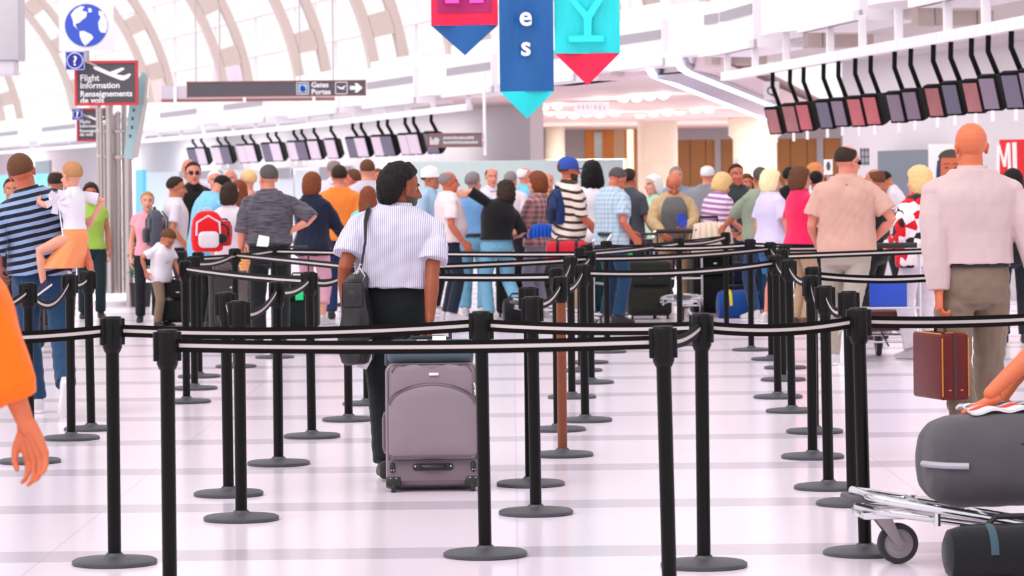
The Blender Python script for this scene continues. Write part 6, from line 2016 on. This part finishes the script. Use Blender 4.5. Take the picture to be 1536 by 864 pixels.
pers('man in a white cap and pale blue shirt looking along the queue', 645, 252, 38.4, 108, skin='tan', hair=('short', 'dark'), cap=plain('cap_white', (244, 240, 242), .7), top=dict(mat=cloth('pale_denim', (176, 204, 226)), sleeve='short'), bottom=dict(mat=DARKT), shoes=TRAIN)
POL = cloth('cream_pink_polo', (242, 226, 228))
pers('grey-haired ruddy man in a cream polo and dark jeans, in profile', 672, 258, 36.4, 74, pose=dict(belly=.05, rh=(.24, .12, .92)), skin='red', hair=('balding', 'grey'), top=dict(mat=POL, sleeve='short', hem=.92, loose=.025, bigsleeve=1.25, wr=.005), bottom=dict(mat=cloth('dark_jeans', (34, 44, 62))), shoes=TRAIN)
pers('man in a light blue shirt and pale jeans, back turned, being hugged', 709, 259, 37.6, 12, pose=dict(lh=(-.1, .32, 1.1), rh=(.25, .30, 1.15), hyaw=-25), skin='fair', hair=('short', 'grey'), top=dict(mat=cloth('light_blue_shirt', (130, 178, 224)), sleeve='short', hem=1.0, loose=.015), bottom=dict(mat=JEANL, loose=1.08, wr=.004), belt=(.985, BELTM), shoes=TRAIN)
pers('dark-haired woman in a black top and pale jeans hugging the man in light blue', 744, 281, 36.2, -22, hm=1.06, pose=dict(sex='f', wide=1.15, lean=10, side=20, hyaw=20, hpitch=10, lh=(-.26, .30, 1.56), lel=(-.7, -.3, .5), ldir=(-.9, .3, .1), lpalm=(0, 1, 0), rh=(.27, .16, 1.02), rf=(.16, -.30, .20), rkn=(.1, 1, -.1), ftoe={'r': (0, .6, -.8)}), skin='fair', hair=('bigcurly', 'dark'), vol=.75,
    top=dict(mat=BLKC, sleeve='elbow', hem=1.0, loose=.025, bigsleeve=1.2), bottom=dict(mat=JEANL, loose=1.1, wr=.005), shoes=TRAIN)
pers('bald ruddy man far back above the hugging couple', 737, 253, 45, 165, skin='pink', hair=('balding', 'dark'), top=dict(mat=CW), bottom=dict(mat=DARKT), shoes=DSH)
pers('grey-haired person far back to the side of the hugging couple', 766, 258, 43.5, 20, skin='pink', hair=('short', 'grey'), top=dict(mat=CW), bottom=dict(mat=DARKT), shoes=DSH)
pers('pink-faced bald man behind the brown-haired woman', 787, 252, 45, 80, skin='pink', hair=('balding', 'white'), top=dict(mat=cloth('aqua_shirt', (130, 206, 232))), bottom=dict(mat=DARKT), shoes=DSH)
pers('fair balding man far back beside the blue-capped man', 821, 260, 43, 170, skin='pink', hair=('balding', 'sandy'), top=dict(mat=cloth('amber_shirt', (214, 160, 90))), bottom=dict(mat=DARKT), shoes=DSH)
pers('brown-haired woman in a pink plaid shirt holding a bright blue jacket', 806, 259, 36.8, -58, pose=fwd(sex='f', lh=(-.12, .36, 1.08), rh=(.12, .36, 1.06), wide=1.1), skin='fair', hair=('bob', 'auburn'), top=dict(mat=cloth('pink_plaid', (206, 148, 150), (120, 104, 106), 'plaid', .06, .5), sleeve='elbow', hem=.86, loose=.02), bottom=dict(mat=cloth('steel_trousers', (150, 148, 164))), shoes=TRAIN)
CAPB = plain('cap_blue', (34, 72, 164), .7)
pers('man in a blue cap and a brown and white striped polo', 852, 238, 36.0, 70, q=.9, pose=dict(rh=(.22, .26, .98), lh=(-.2, .34, 1.0), wide=1.1, belly=.03), skin='red', hair=('short', 'brown'), cap=CAPB, beard=hairmat('beard_brown', (70, 46, 36)), top=dict(mat=cloth('brown_white_stripes', (74, 52, 46), (236, 222, 212), 'stripes', .085, .62, axis=2, tilt=.25), sleeve='elbow', hem=.88, loose=.025, bigsleeve=1.25), bottom=dict(mat=TAN), shoes=TRAIN)
pers('woman with a mass of black curly hair in a white jacket, seen from behind', 888, 245, 38, -8, pose=fwd(sex='f'), skin='brown', hair=('bigcurly', 'black'), top=dict(mat=cloth('white_jacket', (248, 242, 246)), sleeve='long', hem=.82, loose=.03, bigsleeve=1.3), bottom=dict(mat=JEAN), shoes=TRAIN)
pers('grey-haired man in a pale blue plaid shirt looking down at his luggage', 916, 252, 35, 52, hm=1.01, q=.9, pose=dict(lean=6, hpitch=32, lh=(-.12, .38, 1.0), rh=(.26, .12, .95), wide=1.1), skin='red', hair=('short', 'darkgrey'), top=dict(mat=cloth('blue_plaid', (196, 214, 226), (156, 176, 194), 'plaid', .05, .3), sleeve='short', hem=.88, loose=.025, bigsleeve=1.3, wr=.005), bottom=dict(mat=JEAN), shoes=DSH)
pers('person in a dark slate T-shirt behind the pale blue plaid shirt', 943, 254, 38.2, 35, pose=dict(rh=(.25, .20, .95), lh=(-.1, .36, .98)), skin='tan', hair=('short', 'dark'), top=dict(mat=cloth('slate_tee', (84, 88, 100)), sleeve='short', loose=.02), bottom=dict(mat=DARKT), shoes=DSH)
pers('white-haired woman in a pale green top behind the man in the beige jacket', 980, 264, 40, -120, pose=dict(sex='f'), skin='fair', hair=('bob', 'white'), top=dict(mat=cloth('mint_top', (186, 220, 196)), sleeve='short', collar=False), bottom=dict(mat=DARKT), shoes=DSH)
BEI = cloth('beige_jacket', (206, 178, 138))
pers('bald man in an open beige jacket facing the hall and looking down', 1009, 262, 37.0, 178, hm=1.01, q=.9, pose=dict(lean=6, hpitch=26, lh=(-.10, .34, 1.06), rh=(.16, .34, 1.02), lel=(-.8, -.4, -.3), rel=(.8, -.4, -.3), wide=1.1), skin='red', hair=('balding', 'sandy'), top=dict(mat=BEI, sleeve='long', hem=.84, loose=.035, bigsleeve=1.4, wr=.006, name='jacket'), bottom=dict(mat=TAN, loose=1.1), shoes=TRAIN, inner=(.88, 1.47, 8, .055, cloth('grey_undershirt', (120, 120, 120))))
pers('grey-haired man farther back, over the shoulder of the beige jacket', 1014, 251, 44, 170, skin='pink', hair=('short', 'grey'), top=dict(mat=cloth('dusty_blue', (150, 164, 186))), bottom=dict(mat=DARKT), shoes=DSH)
pers('white-haired man in a grey T-shirt, back turned, before the brown panels', 1061, 248, 41, 8, pose=dict(wide=1.15), skin='pink', hair=('balding', 'white'), top=dict(mat=cloth('grey_tee', (150, 150, 156)), sleeve='short', loose=.02, collar=False), bottom=dict(mat=DARKT), shoes=DSH)
pers('blonde woman in a purple and white striped top bending towards a trolley', 1072, 265, 36.9, 48, hm=1.03, pose=fwd(sex='f', lean=14, hpitch=12, wide=1.12), skin='pink', hair=('bob', 'blonde'), vol=1.1, top=dict(mat=cloth('purple_stripes', (178, 126, 184), (244, 226, 240), 'stripes', .060, .5, axis=2, tilt=.1), sleeve='short', hem=.86, loose=.02, collar=False), bottom=dict(mat=STONE), shoes=TRAIN)
pers('dark-haired man in a dark charcoal polo looking straight out', 1104, 247, 38.4, 168, pose=dict(wide=1.08), skin='red', hair=('short', 'dark'), top=dict(mat=cloth('charcoal_polo', (62, 66, 70)), sleeve='short', loose=.02), bottom=dict(mat=JEAN), shoes=DSH)
pers('brown-haired woman in dark clothes just behind the dark charcoal polo', 1120, 262, 42, 175, pose=dict(sex='f'), skin='red', hair=('long', 'brown'), top=dict(mat=DARKT, sleeve='short', collar=False), bottom=dict(mat=DARKT), shoes=DSH)
pers('man in a sage green T-shirt reaching out a bare arm behind the lavender T-shirt', 1140, 252, 36.0, -38, pose=dict(lh=(-.20, .42, 1.06), lel=(-.7, -.5, -.4), rh=(.1, .36, 1.0), wide=1.15, hyaw=-20), skin='tan', hair=('short', 'darkgrey'), top=dict(mat=cloth('sage_tee', (158, 168, 146)), sleeve='elbow', loose=.03, bigsleeve=1.3, collar=False), bottom=dict(mat=JEAN), shoes=TRAIN)
pers('blonde woman in a lavender T-shirt and denim shorts with bare legs', 1156, 256, 35.0, 58, q=.9, pose=dict(sex='f', rh=(.24, .24, 1.02), wide=1.1), skin='pink', hair=('bob', 'pale'), vol=1.2, top=dict(mat=cloth('lavender_tee', (220, 212, 238)), sleeve='short', hem=.84, loose=.025, bigsleeve=1.2, collar=False), bottom=dict(mat=cloth('denim_shorts', (58, 118, 166)), length=.40, loose=1.1, name='shorts'), shoes=TRAIN)
pers('woman with a brown bob in a magenta T-shirt and khaki trousers', 1200, 252, 33.8, 64, q=.9, pose=dict(sex='f', rh=(.1, .28, 1.20), rel=(.5, -.5, -.8), wide=1.05), skin='pink', hair=('bob', 'brown'), top=dict(mat=cloth('magenta_tee', (236, 40, 100)), sleeve='short', hem=.86, loose=.02, collar=False), bottom=dict(mat=TAN, wr=.004), shoes=BSH)
pers('dark-haired person far back between the lavender and magenta T-shirts', 1184, 252, 41, 10, skin='tan', hair=('short', 'black'), top=dict(mat=BLKC), bottom=dict(mat=DARKT), shoes=DSH)
pers('ginger-haired man with a white collar farther back, beside the magenta T-shirt', 1223, 245, 41, 70, skin='pink', hair=('short', 'ginger'), top=dict(mat=cloth('white_blue_shirt', (222, 230, 244))), bottom=dict(mat=DARKT), shoes=DSH)
pers('dark-haired person in a white shirt tucked behind the shoulder of the salmon polo', 1224, 258, 37, 30, skin='tan', hair=('short', 'black'), top=dict(mat=CW, sleeve='short'), bottom=dict(mat=DARKT), shoes=DSH)
pers('brown-haired balding man in a white shirt and black waistcoat behind the salmon polo', 1312, 254, 31.0, -55, pose=dict(rh=(.2, .25, 1.0), lh=(-.2, .3, 1.0)), skin='tan', hair=('balding', 'brown'), top=dict(mat=BLKC, sleeve='long', hem=.88, loose=.01), bottom=dict(mat=BLKC), shoes=DSH)
pers('dark-haired clerk in a white shirt leaning over the pale grey counter', 1352, 266, 42.0, -72, hm=1.08, pose=fwd(lean=24, hpitch=25, sex='f'), skin='tan', hair=('short', 'black'), vol=1.5, top=dict(mat=CW, sleeve='short'), bottom=dict(mat=DARKT), shoes=DSH)
pers('dark-haired person in black beside the bald man, near the red panel', 1519, 256, 30, 0, skin='tan', hair=('bob', 'black'), top=dict(mat=BLKC), bottom=dict(mat=DARKT), shoes=DSH)

# backpacks worn in the queue
def backpack(px, py, Y, rz, rgb, rgb2, label, w=.30, h=.42, d=.17):
    a = at(px, py, Y)
    r = empty('backpack', a, RAD(rz), label, 'backpack')
    m = cloth('pack_%d_%d_%d' % rgb, rgb); m2 = cloth('pack_%d_%d_%d' % rgb2, rgb2)
    pc = Pieces(); rg_ = []
    for z, s_ in ((-h / 2, .75), (-h / 2 + .02, .92), (-h * .2, 1.0), (h * .1, .97), (h * .32, .86), (h * .45, .62), (h * .5, .35)):
        t = np.arange(32) * 2 * PI / 32; ex = .6
        rg_.append(np.stack([np.sign(np.cos(t)) * np.abs(np.cos(t)) ** ex * w / 2 * s_, np.sign(np.sin(t)) * np.abs(np.sin(t)) ** ex * d / 2 * s_, np.full(32, z)], 1))
    pc.rings(rg_); link('body', pc.remesh(.010, 2), m, r)
    mb = MB(); pad(mb, rounded_rect(w * .62, h * .40, .05, 5, 0, -h * .2), -d / 2 + .01, -d / 2 - .035, .015); mb.build('pocket', m2, r)
    mb = MB(); mb.tube([(-w * .36, -d * .42, -h * .1), (-w * .34, -d * .42, h * .22), (0, -d * .36, h * .38), (w * .34, -d * .42, h * .22), (w * .36, -d * .42, -h * .1)], .012, 8); mb.build('zip', m2, r)
    for sx in (-1, 1): MB().tube([(sx * w * .28, d * .46, -h * .42), (sx * w * .30, d * .75, -h * .1), (sx * w * .28, d * .8, h * .25), (sx * w * .22, d * .4, h * .46)], .018, 8, flat=.4).build('strap', m2, r)
    MB().tube([(-.04, 0, h * .47), (-.03, 0, h * .56), (.03, 0, h * .56), (.04, 0, h * .47)], .010, 6).build('loop', m2, r)
    return r
backpack(232, 342, 36.5, -70, (92, 94, 106), (60, 60, 70), 'grey backpack on the back of the man in the white T-shirt')
backpack(311, 347, 33.0, 12, (222, 24, 36), (222, 214, 220), 'red and white backpack on the hairband woman, in front of the pale blue shirt', w=.34, h=.42, d=.22)
backpack(336, 350, 33.0, -8, (196, 20, 34), (36, 32, 38), 'small red pouch with a black strap beside the red and white backpack', w=.16, h=.26, d=.12)
backpack(836, 310, 35.9, -60, (34, 56, 110), (24, 36, 70), 'navy backpack behind the shoulder of the blue-capped man', w=.28, h=.40, d=.15)
hb_ = empty('hairband', (0, 0, 0), 0, None, None)
bpy.data.objects.remove(hb_)
c_ = pinkband.hc; R_h = pinkband.Rh
mb = MB().tube([tuple((c_ + R_h @ V(.096 * math.cos(a), .01, .035 + .092 * math.sin(a))) * pinkband.k) for a in [PI * i / 14 for i in range(15)]], .010, 8)
mb.build('hairband', plain('hairband_pink', (244, 150, 170), .5), pinkband.root)
# print on the boy's shirt
o_, R_o = boy.frame(1.22)
mb = MB()
for i, (x, z, w_) in enumerate(((-.05, .06, .05), (.02, .075, .04), (-.02, .03, .07), (.04, .02, .03), (-.04, -.01, .05), (.01, -.03, .05))):
    pts = [o_ + R_o @ V(x + w_ * t_, .172 - .4 * (x + w_ * t_) ** 2, z + .006 * math.sin(t_ * 9)) for t_ in (0, .25, .5, .75, 1)]
    mb.tube([tuple(p * boy.k) for p in pts], .010 * boy.k, 6)
mb.build('shirt_print', plain('print_grey', (110, 108, 116), .7), boy.root)
# ---------------------------------------------------------------- light and camera
wd = bpy.data.worlds.new('daylight'); SC.world = wd; wd.use_nodes = True
bg = wd.node_tree.nodes['Background']
bg.inputs[0].default_value = (1.0, .955, .985, 1); bg.inputs[1].default_value = 1.08
def sun(name, rot, e, ang, col=(1, 1, 1)):
    l = bpy.data.lights.new(name, 'SUN'); l.energy = e; l.angle = RAD(ang); l.color = col
    o = bpy.data.objects.new(name, l); COL.objects.link(o); o.rotation_euler = [RAD(a) for a in rot]
    return o
sun('skylight_sun', (24, -30, 0), 1.6, 45, (1, .98, .97))
def area(name, p, sx, sy, e, rz=0, col=(1, .97, .95)):
    l = bpy.data.lights.new(name, 'AREA'); l.shape = 'RECTANGLE'; l.size = sx; l.size_y = sy; l.energy = e; l.color = col
    o = bpy.data.objects.new(name, l); COL.objects.link(o); o.location = p; o.rotation_euler = (0, 0, rz)
def along(px): 
    d = W(px + 4, 0) - W(px - 4, 0); return math.atan2(d.y, d.x)
for px in (1010, 1090, 1190, 1290, 1400, 1530, 1650):
    p = W(px, -1.9, 3.55); area('counter_fill', p, 4.0, .5, 58, along(px))  # unseen area lights added under the soffit to brighten the near bays
for px, e in ((-60, 330), (60, 300), (160, 230), (250, 190), (330, 160), (410, 140), (490, 130), (560, 120), (640, 110)):
    p = W(px, -1.6, 3.38); area('counter_fill', p, 6.0, .5, e, along(px))  # same added fill light for the far counter bays
for x_, y_, e in ((3.0, 76, 420), (4.5, 88, 520), (8.5, 88, 520), (5.5, 99, 620), (9.5, 99, 620), (3.0, 100, 420)): area('corridor_fill', (x_, y_, 3.32), 3.0, 1.2, e, 0, (1, .9, .78))  # overhead fill lights added to lift the dark corridor and its end wall
for px, py in ((842, 171), (920, 169), (1001, 168), (1063, 163), (836, 158), (955, 146), (995, 142), (1250, 172), (900, 150)):
    p = atz(px, py, 3.34)
    if p.y > 106: p = Vector((xat(px, 103), 103, 0))
    l = bpy.data.lights.new('corridor_lamp', 'POINT'); l.energy = 35; l.shadow_soft_size = .10; l.color = (1, .86, .72)
    o = bpy.data.objects.new('corridor_lamp', l); COL.objects.link(o); o.location = (p.x, p.y, 3.10)
cd = bpy.data.cameras.new('camera'); cam = bpy.data.objects.new('camera', cd); COL.objects.link(cam)
cam.matrix_world = Matrix.Translation((0, 0, CAMZ)) @ Matrix.Rotation(PI / 2, 4, 'X') @ Matrix.Rotation(-TH, 4, 'Z')
cd.sensor_fit = 'HORIZONTAL'; cd.sensor_width = 36.0
cd.lens = FPX / 1536.0 * 36.0
cd.shift_x = 0.0; cd.shift_y = -(432 - PPY) / 1536.0
cd.clip_start = .5; cd.clip_end = 600
cd.dof.use_dof = True; cd.dof.focus_distance = 16.4; cd.dof.aperture_fstop = 7.5
SC.camera = cam
SC.view_settings.view_transform = 'Standard'; SC.view_settings.look = 'None'
SC.view_settings.exposure = 0.12; SC.view_settings.gamma = 1.0
try: SC.view_settings.use_curve_mapping = False
except Exception: pass
SC.cycles.max_bounces = 6; SC.cycles.diffuse_bounces = 3; SC.cycles.glossy_bounces = 3; SC.cycles.transparent_max_bounces = 8
SC.cycles.use_denoising = True
SC.cycles.sample_clamp_indirect = 4.0
